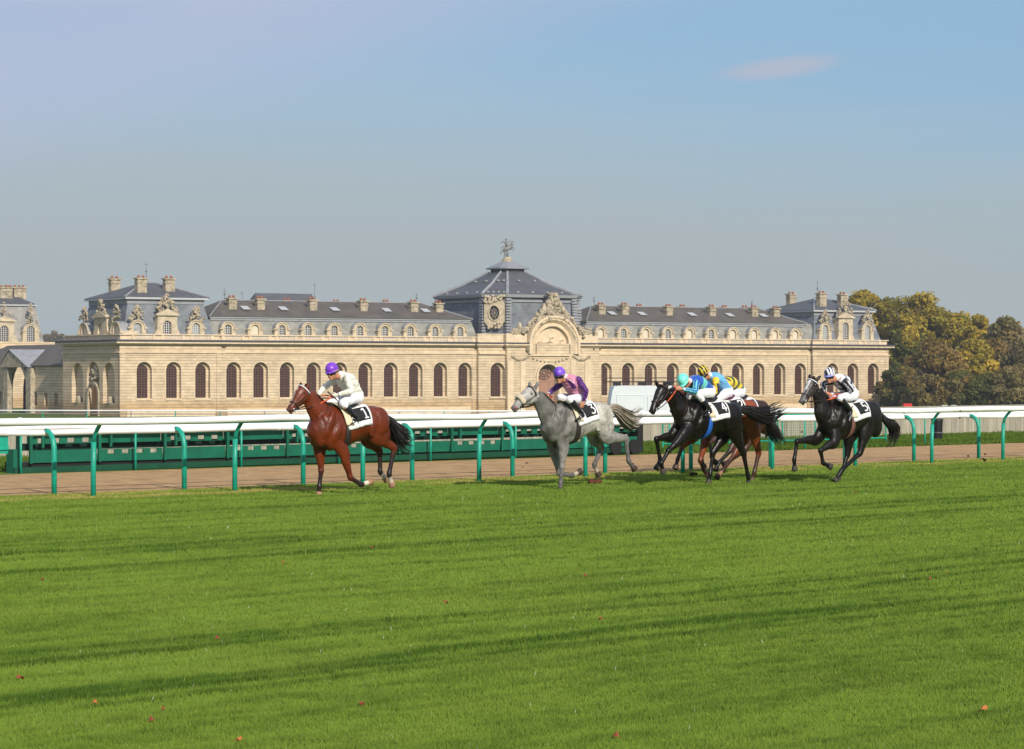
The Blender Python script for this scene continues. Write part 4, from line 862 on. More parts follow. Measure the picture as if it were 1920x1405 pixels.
# ================================================================ gate range and far pavilion at the left edge
gt = thing('gate_range', bp(0, DEP+2, GB), 'low shaded stone range with pedimented gate arch left of the stable palace', 'building')
g0, g1 = 1.5, 0
aw = lambda px: bw(px, 2.0)                      # w on the plane s=2 seen at px
def MG(a, d, z): return bp(2.0+d, -a, z)         # a = -w so it runs left to right in view
zTg = bz(687, 2, aw(90)); wE = aw(-60)
m = MB(); go = [(-aw(px), aw(px-3.2)-aw(px+3.2), -5.2, 1.2-3.6) for px in (66, 86, 105)]
gx = -aw(34); wall(m, MG, -wE, -(DEP+.2), GB-1, zTg, go+[(gx, 11.5, GB-.6, bz(681, 2, aw(34)))]+[(-aw(px), 4.6, -5.2, -2.4) for px in (2, -12)], 1.2)
for o_ in go: m.poly([MG(a, 1.1, z) for a, z in arch_pts(*o_)][::-1])
m.build('wall', STONE, gt)
m = MB(); m.poly([MG(a, 3.5, z) for a, z in arch_pts(gx, 11.5, GB-.6, bz(681, 2, aw(34)))][::-1]); m.build('gate_shade_sheet', mat('gate_shadow', (.05, .035, .03), .8), gt)  # dark sheet painted as the shade inside the gate arch
m = MB(); m.hexa([MG(-wE, -.5, zTg), MG(-(DEP+.3), -.5, zTg), MG(-(DEP+.3), 9, zTg+4.6), MG(-wE, 9, zTg+4.6), MG(-wE, -.5, zTg+.2), MG(-(DEP+.3), -.5, zTg+.2), MG(-(DEP+.3), 9, zTg+4.8), MG(-wE, 9, zTg+4.8)]); m.build('roof', SLATEB, gt)
m = MB(); m.box(MG(-wE, -.45, zTg-.9), VB*-1*(DEP+.2-wE), UB*.6, Vector((0, 0, .55)))
a0, a1 = -aw(8), -aw(64); ap = -aw(28); zpk = bz(658, 2, aw(28))
for d0 in (-1.2,): m.poly([MG(a0, d0, zTg-.2), MG(a1, d0, zTg-.2), MG(ap, d0, zpk)])
m.poly([MG(a0, -1.4, zTg-.2), MG(ap, -1.4, zpk+.3), MG(ap, 8, zpk+.3), MG(a0, 8, zTg-.2)], mi=1); m.poly([MG(a1, -1.4, zTg-.2), MG(ap, -1.4, zpk+.3), MG(ap, 8, zpk+.3), MG(a1, 8, zTg-.2)], mi=1)
archivolt(m, MG, gx, 11.8, GB, bz(680, 2, aw(34)), .9, .8); 
for px in (14, 57): m.box(MG(-aw(px), -1.0, GB-1), VB*-2.4, UB*1.0, Vector((0, 0, zTg-GB+.6)))
m.build('pediment', [STONE3, LEADW], gt)
fp = thing('far_pavilion', bp(-30, 60, GB), 'pale stone pavilion with steep slate roof cut off by the left edge', 'building')
bld_keep = bld; bld = fp
# box whose facade-parallel front shows from the left edge to px 103
FW = 112.0; Sr = bs(103, FW); Sl = Sr-34
zc1, zp1 = bz(655, Sr, FW), bz(642, Sr, FW)
m = MB(); m.box(bp(Sl, FW, GB-1), UB*(Sr-Sl), VB*26, Vector((0, 0, zc1-GB+1))); m.box(bp(Sl-.5, FW-.5, zc1), UB*(Sr-Sl+1), VB*27, Vector((0, 0, .6))); m.box(bp(Sl, FW, zc1+.6), UB*(Sr-Sl), VB*26, Vector((0, 0, zp1-zc1-.6)))
m.build('wall', STONE, fp)
zr = bz(574, Sr-6, FW+4); m = MB(); frustum(m, Sl+1, bs(83, FW+1), FW+1, FW+25, zp1-.2, Sl+3, bs(66, FW+4), FW+4, FW+22, zr); m.build('mansard_slope', mat('slate_warm', (.26, .25, .23), .7, .2, var=.35, vscale=.4), fp)
m = MB(); m.box(bp(Sl+2, FW+3.5, zr), UB*(bs(67, FW+4)-Sl-2), VB*19, Vector((0, 0, .4))); m.build('roof_cornice', mat('roof_cornice_grey'), fp)
m = MB(); hip(m, Sl+2, bs(66, FW+4), FW+3.4, FW+22, zr+.41, Sl+10, bs(12, FW+12), FW+12, bz(548, Sr, FW+12)); m.build('upper_roof', SLATED, fp)
for px, w_ in ((10, 8), (20, 11), (36, 9)): s = bs(px, FW+w_); chimney(s, FW+w_, zr, bz(534, s, FW+w_), 3.0, 3)
def dorm2(px, wd, z1, big): dormer(0, 0, wd, zp1-.2, z1, big=big, MM=MF(FW+.4), sc=bs(px, FW+.4)); carving(bs(px, FW+.4), FW+.4, z1+.2, wd*.7, 4.5, 24)
dorm2(8, 4.8, bz(604, Sr, FW), True); dorm2(58, 3.8, bz(607, Sr, FW), False)
bld = bld_keep

# ================================================================ trees
BARK = mat('tree_bark', (.15, .125, .09), .95, .1, var=.3, vscale=2)
LEAFM = mat('tree_foliage', rough=.8, spec=.1, vcol=True)
_n = LEAFM.node_tree.nodes; _l = LEAFM.node_tree.links; _b = _n['Principled BSDF']; _t = _n.new('ShaderNodeBsdfTranslucent'); _l.new(_b.inputs['Base Color'].links[0].from_socket, _t.inputs[0])
_m = _n.new('ShaderNodeMixShader'); _m.inputs[0].default_value = .42; _l.new(_b.outputs[0], _m.inputs[1]); _l.new(_t.outputs[0], _m.inputs[2]); _l.new(_m.outputs[0], _n['Material Output'].inputs[0])
def tree(px, ytop, wpx, Y, cols, label, seed, low=.18, dens=1.0, leaf=.55, open_=0., branchy=0):
    r_ = np.random.default_rng(seed); X = (px-CX)/FPX*Y; z0 = gz(X, Y)-.3; H = CAMZ-(ytop-HY)/FPX*Y-z0; Wd = wpx/FPX*Y/2
    x = thing('broadleaf_tree', (X, Y, z0), label, 'tree', 'autumn trees right of the stable palace')
    rnd = random.Random(seed); m = MB(); base = Vector((X, Y, z0)); tr_ = .018*H+.15
    m.tube([base, base+Vector((rnd.uniform(-.3, .3), 0, H*.25)), base+Vector((rnd.uniform(-.8, .8), rnd.uniform(-.5, .5), H*.55)), base+Vector((rnd.uniform(-1, 1), 0, H*.85))], [tr_*1.3, tr_, tr_*.6, tr_*.15], 8)
    nl = 9+branchy
    for k in range(nl):
        f = rnd.uniform(.18, .7); a = rnd.uniform(0, 6.28); l_ = Wd*rnd.uniform(.5, .95); p = base+Vector((0, 0, H*f)); q = p+Vector((math.cos(a)*l_*.5, math.sin(a)*l_*.5, H*.08)); e = p+Vector((math.cos(a)*l_, math.sin(a)*l_, H*.2*rnd.uniform(.6, 1.3)))
        m.tube([p, q, e], [tr_*.45, tr_*.28, tr_*.06], 6)
        for j in range(2+branchy//6): b = rnd.uniform(0, 6.28); m.tube([q, q+Vector((math.cos(b)*l_*.4, math.sin(b)*l_*.3, H*rnd.uniform(.03, .14)))], [tr_*.2, tr_*.04], 5)
    m.build('trunk', BARK, x, smooth=True)
    # crown: clumps inside an egg, leaves spread through and over the clumps
    nc = int(95*dens); u = r_.random(nc); zc = low+(1-low)*u; env = np.sin(np.pi*np.clip((zc-low+.06)/(1-low+.08), 0, 1)**.75)**.6
    a = r_.uniform(0, 6.28, nc); rad = np.sqrt(r_.uniform(.15, 1, nc))*env*Wd*.86; cr = Wd*r_.uniform(.13, .27, nc)
    C = np.stack([X+np.cos(a)*rad, Y+np.sin(a)*rad, z0+zc*(H-Wd*.12)], 1)
    n = int(27000*dens); k = r_.integers(0, nc, n); d = r_.normal(size=(n, 3)); d /= np.linalg.norm(d, axis=1)[:, None]
    rr = cr[k]*r_.uniform(.45, 1.12, n)**.7; P = C[k]+d*rr[:, None]*np.array([1.15, 1.15, .85])
    if open_: keep = r_.random(n) > open_; P = P[keep]; k = k[keep]; d = d[keep]; n = len(P)
    t1 = r_.normal(size=(n, 3)); nrm = d*.8+r_.normal(size=(n, 3))*.55; nrm /= np.linalg.norm(nrm, axis=1)[:, None]; t1 -= nrm*(t1*nrm).sum(1)[:, None]; t1 /= np.linalg.norm(t1, axis=1)[:, None]; t2 = np.cross(nrm, t1)
    sz = leaf*r_.uniform(.5, 1.25, n)[:, None]; Q = np.stack([P-t1*sz-t2*sz*.55, P+t1*sz*.8-t2*sz*.5, P+t1*sz+t2*sz*.5, P-t1*sz*.7+t2*sz*.6], 1).astype(np.float32)
    me = bpy.data.meshes.new('crown'); me.vertices.add(4*n); me.vertices.foreach_set('co', (Q-np.array([X, Y, z0], np.float32)).ravel()); me.loops.add(4*n); me.loops.foreach_set('vertex_index', np.arange(4*n, dtype=np.int32))
    me.polygons.add(n); me.polygons.foreach_set('loop_start', np.arange(0, 4*n, 4, dtype=np.int32)); me.polygons.foreach_set('loop_total', np.full(n, 4, np.int32)); me.update()
    cc = np.array([sg(c) for c in cols])*np.array([.92, 1.03, 1.0]); pick = r_.random(nc)*(len(cols)-1); i0 = np.floor(pick).astype(int); fr = (pick-i0)[:, None]; base_c = cc[i0]*(1-fr)+cc[np.minimum(i0+1, len(cols)-1)]*fr
    c = base_c[k]*r_.uniform(1.0, 2.2, n)[:, None]; C4 = np.ones((n, 4, 4), np.float32); C4[:, :, :3] = c[:, None, :]
    ca = me.color_attributes.new('Col', 'FLOAT_COLOR', 'POINT'); ca.data.foreach_set('color', C4.ravel()); me.materials.append(LEAFM)
    o = bpy.data.objects.new('crown', me); COL.objects.link(o); o.parent = x
GY = ['7c6a26', '90782c', '686024', '9a8030']; GO = ['967c2e', 'a88a34', '80702c']; BR_ = ['6a5630', '5e5430', '70582f']; DG = ['464820', '565226', '3c401e']; RU = ['785c32', '6e5a30', '806434']; GR = ['706040', '7a6844', '625838']
T = [
 (1618, 546, 130, 560, GY, 'olive gold tree rising just behind the right end pavilion chimney', 0),
 (1664, 562, 150, 552, GY, 'green gold tree filling the gap beside the right end of the palace', 0),
 (1728, 549, 170, 540, GY, 'tallest broad golden green tree right of the palace', 0),
 (1700, 615, 120, 520, DG+GY, 'shaded dark green tree standing directly against the palace corner', 0),
 (1795, 588, 150, 545, GY, 'rounded yellow green tree just right of the tallest one', 0),
 (1838, 592, 90, 530, GO, 'golden tree with a thin top sprig between two rounded crowns', 0),
 (1886, 597, 130, 520, RU+GR, 'brownish thinning tree near the right frame edge', 0),
 (1925, 630, 110, 500, GR, 'grey brown half bare tree cut by the right frame edge', 1),
 (1822, 640, 120, 505, GO+GY, 'bright ochre tree low in front between dark gaps', 0),
 (1752, 640, 140, 490, RU+BR_, 'russet brown tree in front of the tallest golden one', 1),
 (1690, 690, 110, 480, DG+BR_, 'low dark bushy tree at the foot of the palace corner', 0),
 (1742, 706, 120, 470, BR_, 'low brown thicket tree below the russet one', 1),
 (1800, 700, 120, 468, BR_+DG, 'low dull brown green tree under the ochre crown', 0),
 (1850, 706, 110, 465, DG, 'low dark green tree beneath the thinning brown crowns', 0),
 (1902, 690, 120, 462, GR+BR_, 'grey brown bare limbed tree lowest at the right edge', 1),
]
for i, (px, yt, wp, Y, cols, lb, br) in enumerate(T): tree(px, yt, wp, Y, cols, lb, 40+i, low=.05, open_=.35 if br else 0, branchy=14 if br else 0, leaf=.44)
# far brown wood between the palace and the far pavilion
for i, (px, yt, wp) in enumerate(((88, 627, 26), (102, 624, 26), (116, 630, 24))):
    Y = 1500; X = (px-CX)/FPX*Y; z0 = gz(X, Y); 
    tree(px, yt, wp, Y, ['6a5a44', '75634a', '5a5038'], ['far brown wood tree left in the gap beside the far pavilion', 'far brown wood tree in the middle of the gap by the far pavilion', 'far brown wood tree touching the palace parapet in the gap'][i], 90+i, low=.02, dens=.35, leaf=1.6)
# a far tree belt closing the horizon low behind everything
m = MB(); rb = random.Random(5); n = 260
for row in range(2):
    for k in range(n):
        X = -900+1900*k/n; Y = 900+120*math.sin(k*.3)+row*60; hh = rb.uniform(9, 15); m.ellipsoid((X+rb.uniform(-3, 3), Y, -7.5), (rb.uniform(7, 11), 0, 0), (0, 6, 0), (0, 0, hh), 8, 6, c=sg(rb.choice(['5a5232', '4c5628', '6a5a38'])))
o = m.build('far_wood', LEAFM, smooth=True); tag(o, 'low far belt of woodland along the horizon behind the stable palace', 'woodland', kind='stuff')

# thin autumn haze over the whole place
m = MB(); m.box((-1100, -60, -20), (2300, 0, 0), (0, 1900, 0), (0, 0, 75)); hz = bpy.data.materials.new('haze'); hz.use_nodes = True; hn = hz.node_tree.nodes; hn.remove(hn['Principled BSDF'])
pv = hn.new('ShaderNodeVolumePrincipled'); pv.inputs['Density'].default_value = .00015; pv.inputs['Color'].default_value = (.9, .93, .97, 1); pv.inputs['Anisotropy'].default_value = .2
hz.node_tree.links.new(pv.outputs[0], hn['Material Output'].inputs['Volume']); o = m.build('haze', hz); o['kind'] = 'stuff'; o['label'] = 'thin pale autumn haze in front of the palace and the far trees'; o['category'] = 'haze'
# ================================================================ horses and riders
FW = -U; LF = -V; UP = Vector((0, 0, 1))
def on_plane(px, py, t):
    r = ray(px, py); Y = t/(V.x*r.x+V.y); return Vector((r.x*Y, Y, CAMZ+r.z*Y))
def cr(P, u):                                   # Catmull-Rom through a list of tuples
    n = len(P)-1; x = min(max(u, 0), 1)*n; i = min(int(x), n-1); f = x-i
    g = lambda k: P[min(max(k, 0), n)]; a, b, c, d = g(i-1), g(i), g(i+1), g(i+2)
    if i == 0: a = tuple(2*b[j]-c[j] for j in range(len(b)))
    if i+2 > n: d = tuple(2*c[j]-b[j] for j in range(len(b)))
    return tuple(.5*((2*b[j])+(c[j]-a[j])*f+(2*a[j]-5*b[j]+4*c[j]-d[j])*f*f+(3*b[j]-a[j]-3*c[j]+d[j])*f**3) for j in range(len(b)))
class Loft:
    """stations: (point, side radius, depth radius)"""
    def __init__(s, st_, hint=None, n=None):
        s.P = [(*p, a, b) for p, a, b in st_]; s.h = Vector(hint) if hint is not None else LF; s.n = n or (len(st_)-1)*5
    def fr(s, u):
        q = cr(s.P, u); e = .01; a = Vector(cr(s.P, u-e)[:3]); b = Vector(cr(s.P, u+e)[:3])
        if u < e: a = Vector(q[:3])
        if u > 1-e: b = Vector(q[:3])
        T = (b-a).normalized(); sd = (s.h-T*s.h.dot(T)).normalized(); return Vector(q[:3]), T, sd, T.cross(sd), q[3], q[4]
    def pt(s, u, th, k=1., off=0.):
        c, T, sd, up, rs, ru = s.fr(u); return c+sd*math.cos(th)*(rs*k+off)+up*math.sin(th)*(ru*k+off)
    def add(s, m, nr=18, c=(1, 1, 1), cf=None, caps=True, fold=0, fs=0):
        prev = None
        for i in range(s.n+1):
            u = i/s.n; ring = []
            c0, T, sd, up, rs, ru = s.fr(u)
            for k in range(nr):
                th = 2*math.pi*k/nr; fo = 1+fold*(math.sin(u*31+2.2*math.sin(th*2+fs)+fs)*.6+math.sin(u*53-3*math.sin(th+fs*2))*.4)/max(rs, .03) if fold else 1; p = c0+sd*math.cos(th)*rs*fo+up*math.sin(th)*ru*fo; ring.append(m.vert(p, cf(u, th, p) if cf else c))
            if prev: [m.face((prev[k], prev[(k+1) % nr], ring[(k+1) % nr], ring[k])) for k in range(nr)]
            elif caps: q = m.vert(c0-T*min(rs, ru)*.5, cf(0, 0, c0) if cf else c); [m.face((q, ring[(k+1) % nr], ring[k])) for k in range(nr)]
            prev = ring
        if caps: q = m.vert(c0+T*min(rs, ru)*.5, cf(1, 0, c0) if cf else c); [m.face((q, prev[k], prev[(k+1) % nr])) for k in range(nr)]
        return s
    def band(s, m, u, r=.008, k=1.04, off=.004, th0=0, th1=2*math.pi, c=(1, 1, 1), tilt=0, n=24, wd=None):
        pts = [s.pt(u+tilt*math.sin(th0+(th1-th0)*i/n), th0+(th1-th0)*i/n, k, off) for i in range(n+1)]; m.tube(pts, r, 6, c)
def mix(a, b, f): f = min(1, max(0, f)); return tuple(a[i]*(1-f)+b[i]*f for i in range(3))
TORSO = [(-.80, 1.20, .09, .10), (-.72, 1.225, .225, .19), (-.58, 1.25, .285, .265), (-.40, 1.255, .300, .290), (-.20, 1.245, .285, .265), (0., 1.205, .300, .275), (.22, 1.165, .340, .285), (.42, 1.18, .395, .255), (.58, 1.17, .345, .240), (.72, 1.135, .265, .205), (.83, 1.12, .15, .13)]
def coat_mat(name, var, vs, rough=.42, coat=.12, spec=.28):
    return mat(name, rough=rough, spec=spec, vcol=True, var=var, vscale=vs, bump=.45, bscale=6, bdist=.05, coat=coat)
TACK = mat('tack_leather', (.035, .016, .010), .5, .4); STEEL = mat('bit_steel', (.6, .6, .6), .25, metal=1); HOOFM = mat('hoof_horn', rough=.6, spec=.3, vcol=True); EYE = mat('eye_dark', (.008, .005, .004), .08, .8); REIN = mat('rein_rubber', rough=.6, vcol=True)
CLOTHW = mat('number_cloth', (.80, .80, .78), .75, .2, bump=.3, bscale=18); PATCH = mat('number_patch', (.018, .018, .020), .7, .2); PADC = mat('pad_cream', (.62, .55, .38), .85, .1, bump=.4, bscale=14); DIG = mat('digit_white', (.8, .8, .8), .7)
def horse(sp):
    ox, oy, zs = sp['z']; Q = lambda x, y: (ox+x/zs, oy+y/zs)
    g = on_ground(*Q(*sp['plant'][:2])); _, th_ = st(g.x, g.y); tH = th_+sp['plant'][2]
    sp['tH'] = tH; P = lambda x, y, lat=0: on_plane(*Q(x, y), tH-lat)
    wp, cp = P(*sp['withers']), P(*sp['croup'])
    mid = (wp+cp)/2; da = (wp-cp).dot(FW); dz = wp.z-cp.z; pitch = math.atan2(dz-.03, .90); ca, sa_ = math.cos(pitch), math.sin(pitch)
    K = sp.get('len', 1.0); KH = sp.get('girth', 1.0)
    def W(a, lat, z): a_, z_ = (a+.005)*K, z-1.555; return mid+FW*(a_*ca-z_*sa_)+LF*lat+UP*(z_*ca+a_*sa_)
    s_, _ = st(mid.x, mid.y); foot = tp(s_, tH); root = thing('racehorse', foot, sp['label'], 'horse', 'racehorses galloping along the rails')
    tor = Loft([(W(a, 0, zc), rs*KH, ru) for a, zc, ru, rs in TORSO], n=50); TA = [q[0] for q in TORSO]
    def ua(a):
        for i in range(len(TA)-1):
            if a <= TA[i+1]: return (i+max(0, (a-TA[i])/(TA[i+1]-TA[i])))/(len(TA)-1)
        return 1.
    co = sp['coat']; dk = sp['points']; cb = sp.get('body_c') or (lambda a, z, th: co)
    m = MB(); Cc = lambda c: (lambda u, th, p: c)
    def loc(p): d = p-mid; return d.dot(FW), 1.555+d.z
    def bodyc(u, th, p): a, z = loc(p); return cb(a, z, th)
    tor.add(m, 26, cf=bodyc)
    def lump(a, lat, z, ra, rl, rz, tilt=0):
        for sgn in (-1, 1):
            ax = FW*math.cos(tilt)+UP*math.sin(tilt); az_ = UP*math.cos(tilt)-FW*math.sin(tilt)
            m.ellipsoid(W(a, sgn*lat, z), ax*ra, LF*rl, az_*rz, 18, 12, cf=lambda q: cb(a+q[0]*ra, z+q[2]*rz, 0))
    lump(.57, .135, 1.16, .12, .12, .30, -.35); lump(.47, .13, .98, .17, .105, .17, .2); lump(.66, .075, 1.04, .13, .11, .18, .3); lump(-.50, .14, 1.24, .24, .16, .30, .25); lump(-.62, .13, 1.06, .15, .13, .24); lump(.34, .0, 1.40, .24, .09, .16)
    lump(-.34, .0, 1.36, .30, .17, .18); lump(.62, .0, 1.0, .16, .14, .15)
    nk = [P(*q) for q in sp['neck']]
    neck = Loft([(W(.44, 0, 1.20), .20, .33), (nk[0], .155, .245), (nk[1], .105, .165), (nk[2], .085, .125)], n=24)
    neck.add(m, 20, cf=bodyc)
    hp = [P(*q) for q in sp['head']]
    hr = [(.080, .100), (.102, .155), (.098, .150), (.074, .105), (.060, .076), (.063, .072), (.046, .050)]
    hs = [hp[0], hp[0].lerp(hp[1], .45), hp[1], hp[1].lerp(hp[2], .6), hp[2], hp[2].lerp(hp[3], .55), hp[3]]
    head = Loft([(p, a, b) for p, (a, b) in zip(hs, hr)], n=34)
    fc = sp.get('face') or (lambda u, th: mix(co, dk, (u-.8)*4))
    head.add(m, 20, cf=lambda u, th, p: fc(u, th))
    _, T0, sd0, up0, *_ = head.fr(.25)
    for sgn in (-1, 1):                         # jowl, brow, nostril rim
        c0, T, sd, up, rs, ru = head.fr(.22); m.ellipsoid(c0+sd*sgn*.045-up*.035, T*.10, sd*.05, up*.09, 12, 8, c=fc(.3, 0))
        c0, T, sd, up, rs, ru = head.fr(.27); m.ellipsoid(c0+sd*sgn*.062+up*.055, T*.05, sd*.03, up*.03, 10, 6, c=fc(.3, 0))
        c0, T, sd, up, rs, ru = head.fr(.90); m.ellipsoid(c0+sd*sgn*.038+up*.018, T*.042, sd*.030, up*.034, 10, 6, c=fc(.9, 0))
        Loft([(head.pt(.30, 0 if sgn > 0 else math.pi, .93), .016, .016), (head.pt(.42, 0 if sgn > 0 else math.pi, .96), .020, .018), (head.pt(.56, 0 if sgn > 0 else math.pi, .95), .010, .010)], hint=up, n=8).add(m, 8, c=fc(.4, 0))
    c0, T, sd, up, rs, ru = head.fr(.93); m.ellipsoid(c0-up*.042, T*.05, sd*.035, up*.026, 10, 6, c=fc(1, 0))
    for sgn in (-1, 1):                         # muscle relief: shoulder blade, triceps, loin, second thigh; windpipe under the neck
        Loft([(W(.50, sgn*.195, 1.47), .02, .04), (W(.56, sgn*.222, 1.33), .045, .075), (W(.64, sgn*.205, 1.13), .045, .08), (W(.70, sgn*.155, 1.02), .03, .05)], n=14).add(m, 12, cf=bodyc)
        Loft([(W(.36, sgn*.235, 1.28), .02, .04), (W(.44, sgn*.242, 1.14), .05, .085), (W(.50, sgn*.210, 1.0), .05, .08), (W(.50, sgn*.17, .90), .03, .05)], n=14).add(m, 12, cf=bodyc)
        Loft([(W(-.36, sgn*.16, 1.49), .03, .03), (W(-.50, sgn*.235, 1.36), .045, .07), (W(-.60, sgn*.235, 1.18), .045, .085), (W(-.62, sgn*.19, 1.0), .03, .05)], n=14).add(m, 12, cf=bodyc)
        Loft([(W(-.24, sgn*.20, 1.40), .02, .03), (W(-.30, sgn*.262, 1.22), .03, .06), (W(-.30, sgn*.235, 1.03), .03, .05)], n=12).add(m, 12, cf=bodyc)
    wl = [neck.fr(u) for u in (.12, .4, .7, .95)]; Loft([(c0-(up if up.z > 0 else -up)*(ru*.86), .05, .05) for c0, T, sd, up, rs, ru in wl], n=16).add(m, 12, cf=bodyc)
    # ears
    for q in sp['ears']:
        bpt, tip = P(*q[0]), P(*q[1]); Loft([(bpt-(tip-bpt)*.3, .032, .036), (bpt.lerp(tip, .35), .038, .034), (bpt.lerp(tip, .75), .026, .022), (tip, .006, .006)], n=10).add(m, 10, c=mix(co, dk, .25))
    def legc(u, th, p, k0, k1, sock):
        c = mix(co, dk, (u-k0)/(k1-k0)) if not sp.get('dapple') else mix(co, dk, (u-k0)/(k1-k0)*.8)
        if u < .22: a, z = loc(p); c = mix(cb(a, z, th), c, u/.22)
        return mix(c, sock, (u-.82)/.03) if sock else c
    hoofs = []
    for kind, pts, sock in sp['legs']:
        J = [P(*q) for q in pts]; lat = pts[0][2]
        if kind == 'F':
            E, Kn, Ft, Hf = J; top = W(.56, lat*.85, 1.12)
            stn = [(top, .10, .17), (E, .085, .125), (E.lerp(Kn, .4), .068, .088), (E.lerp(Kn, .82), .048, .055), (Kn, .052, .058), (Kn.lerp(Ft, .22), .038, .043), (Kn.lerp(Ft, .75), .033, .041), (Ft, .042, .050), (Ft.lerp(Hf, .45), .035, .040), (Ft.lerp(Hf, .75), .042, .046)]
            k0, k1 = .38, .58
        else:
            S_, Hk, Ft, Hf = J; top = W(-.44, lat*1.0, 1.27)
            stn = [(top, .13, .24), (top.lerp(S_, .6), .12, .21), (S_, .105, .165), (S_.lerp(Hk, .5), .070, .098), (Hk, .050, .072), (Hk.lerp(Ft, .22), .041, .051), (Hk.lerp(Ft, .75), .035, .043), (Ft, .044, .052), (Ft.lerp(Hf, .45), .036, .041), (Ft.lerp(Hf, .75), .043, .048)]
            k0, k1 = .40, .60
        Loft(stn, n=44).add(m, 16, cf=lambda u, th, p: legc(u, th, p, k0, k1, sock))
        if kind == 'H': d = (S_-Hk).normalized(); e = (Ft-Hk).normalized(); bk = -(d+e); bk = bk.normalized() if bk.length > .1 else -FW; m.ellipsoid(Hk+bk*.035, UP*.045, LF*.03, FW*.045, 10, 8, c=mix(co, dk, .6))
        else: m.ellipsoid(Kn, UP*.05, LF*.042, FW*.048, 10, 8, c=mix(co, dk, .7))
        hoofs.append((Ft.lerp(Hf, .68), Hf, sp.get('hoofc', (.05, .04, .03)), sp.get('planted') and Hf.z < foot.z+.1))
    body = m.build('horse_body', sp['mat'], root, fuse=.0115, sm=7)
    for a, b, c, pl in hoofs:
        m = MB(); ax = (b-a).normalized(); Ln = .085; Loft([(a, .048, .052), (a+ax*Ln*.5, .055, .060), (a+ax*Ln, .060, .068)], n=4).add(m, 14, cf=lambda u, th, p: mix(c, tuple(x*.5 for x in c), u)); m.build('hoof', HOOFM, root, auto=50)
    for sgn in (-1, 1):
        c0, T, sd, up, rs, ru = head.fr(.27); m = MB(); m.ellipsoid(c0+sd*sgn*.080+up*.045, T*.030, sd*.022, up*.023, 12, 8); m.build('eye', EYE, root, smooth=True)
        c0, T, sd, up, rs, ru = head.fr(.93); m = MB(); m.ellipsoid(c0+sd*sgn*.054+up*.020, T*.022, sd*.016, up*.026, 10, 6); m.build('nostril', mat('nostril_'+sp['key'], sp.get('nost', (.03, .012, .010)), .6), root, smooth=True)
    # tail
    rd = random.Random(sp['seed']); tl = [tuple(P(*q)) for q in sp['tail']]; tc_ = sp['tailc']; m = MB(); dock = W(-.74, 0, 1.42)
    pts0 = [tuple(dock)]+tl; Ln = sum((Vector(a)-Vector(b)).length for a, b in zip(pts0, pts0[1:]))
    Loft([(Vector(cr(pts0, f)), .05*(1-f*.7), .05*(1-f*.7)) for f in (0, .25, .5, .7)], n=10).add(m, 8, c=tc_[0])
    for k in range(230):
        a, b = rd.uniform(0, 6.28), rd.random()**.6; off = LF*math.cos(a)*b+UP*math.sin(a)*b*1.05; end = rd.uniform(.55, 1.06); w1, w2 = rd.uniform(-1, 1), rd.uniform(-1, 1); cc = rd.choice(tc_); st__ = rd.choice((0, 0, .15, .3)); pl = []
        for j in range(9):
            f = st__+(end-st__)*j/8; p = Vector(cr(pts0, min(f, 1)));
            if f > 1: p += (Vector(pts0[-1])-Vector(pts0[-2])).normalized()*(f-1)*Ln
            spd = sp['tsp']*(math.sin(min(f, 1)*math.pi*.62)**1.1); pl.append(p+off*(spd+.02)+UP*.05*w1*math.sin(f*7+w2*3)*f+LF*.04*w2*math.cos(f*6)*f)
        m.tube(pl, [.009, .009, .009, .008, .008, .007, .006, .004, .0015], 4, cc)
    m.build('tail', mat('horse_hair', rough=.5, spec=.35, vcol=True), root, smooth=True)
    # mane
    m = MB()
    for k in range(150):
        u = rd.uniform(.16, .98); sgn = rd.choice((-1, -1, 1)); c0, T, sd, up, rs, ru = neck.fr(u); tpv = -up if up.z < 0 else up
        p = c0+tpv*(ru-.012)+sd*rd.uniform(-.02, .02); l_ = rd.uniform(.05, .12)*sp.get('mane', 1); q = p+tpv*l_*.35-T*l_*.5+sd*sgn*l_*.3; r_ = q-T*l_*.5-UP*l_*.35+sd*sgn*l_*.35
        m.tube([p, q, r_], [.010, .008, .002], 4, rd.choice(sp['manec']))
    for k in range(16): e0 = hp[0]+UP*.06; m.tube([e0+LF*rd.uniform(-.02, .02), e0+LF*rd.uniform(-.03, .03)+UP*.05+FW*.03, e0+FW*rd.uniform(.05, .1)+UP*rd.uniform(-.06, .02)+LF*rd.uniform(-.04, .04)], [.009, .008, .002], 4, sp['manec'][0])
    m.build('mane', mat('horse_hair'), root, smooth=True)
    # tack ------------------------------------------------------------
    m = MB(); head.band(m, .60, .010, tilt=.02); br = m.build('bridle', TACK, root, smooth=True)
    m = MB(); head.band(m, .12, .012, th0=math.radians(-10), th1=math.radians(190), tilt=.04) if up0.z > 0 else head.band(m, .12, .012, th0=math.radians(170), th1=math.radians(370), tilt=-.04)
    m.build('browband', mat('browband_'+sp['key'], sp.get('brow', (.03, .014, .01)), .6), br, smooth=True)
    m = MB(); hand_t = sp.get('bit_u', .80)
    for sgn in (-1, 1):
        thb = 0 if sgn > 0 else math.pi; dn = math.radians(25)*(-1 if up0.z > 0 else 1)
        pb = lambda u, a=0: head.pt(u, (thb+a) if sgn > 0 else (thb-a), 1.05, .004)
        m.tube([pb(.08, -dn*.6), pb(.2, dn*.2), pb(.38, dn*.6), pb(.6, dn*.8), pb(hand_t-.02, dn)], .008, 5)
        m.tube([head.pt(.14, thb, 1.05, .004), head.pt(.24, thb+sgn*dn*2.6, 1.08, .004), head.pt(.24, math.pi/2*(-1 if up0.z > 0 else 1), 1.1, .01)], .007, 5)
    m.build('cheek_strap', TACK, br, smooth=True); m = MB()
    bits = {}
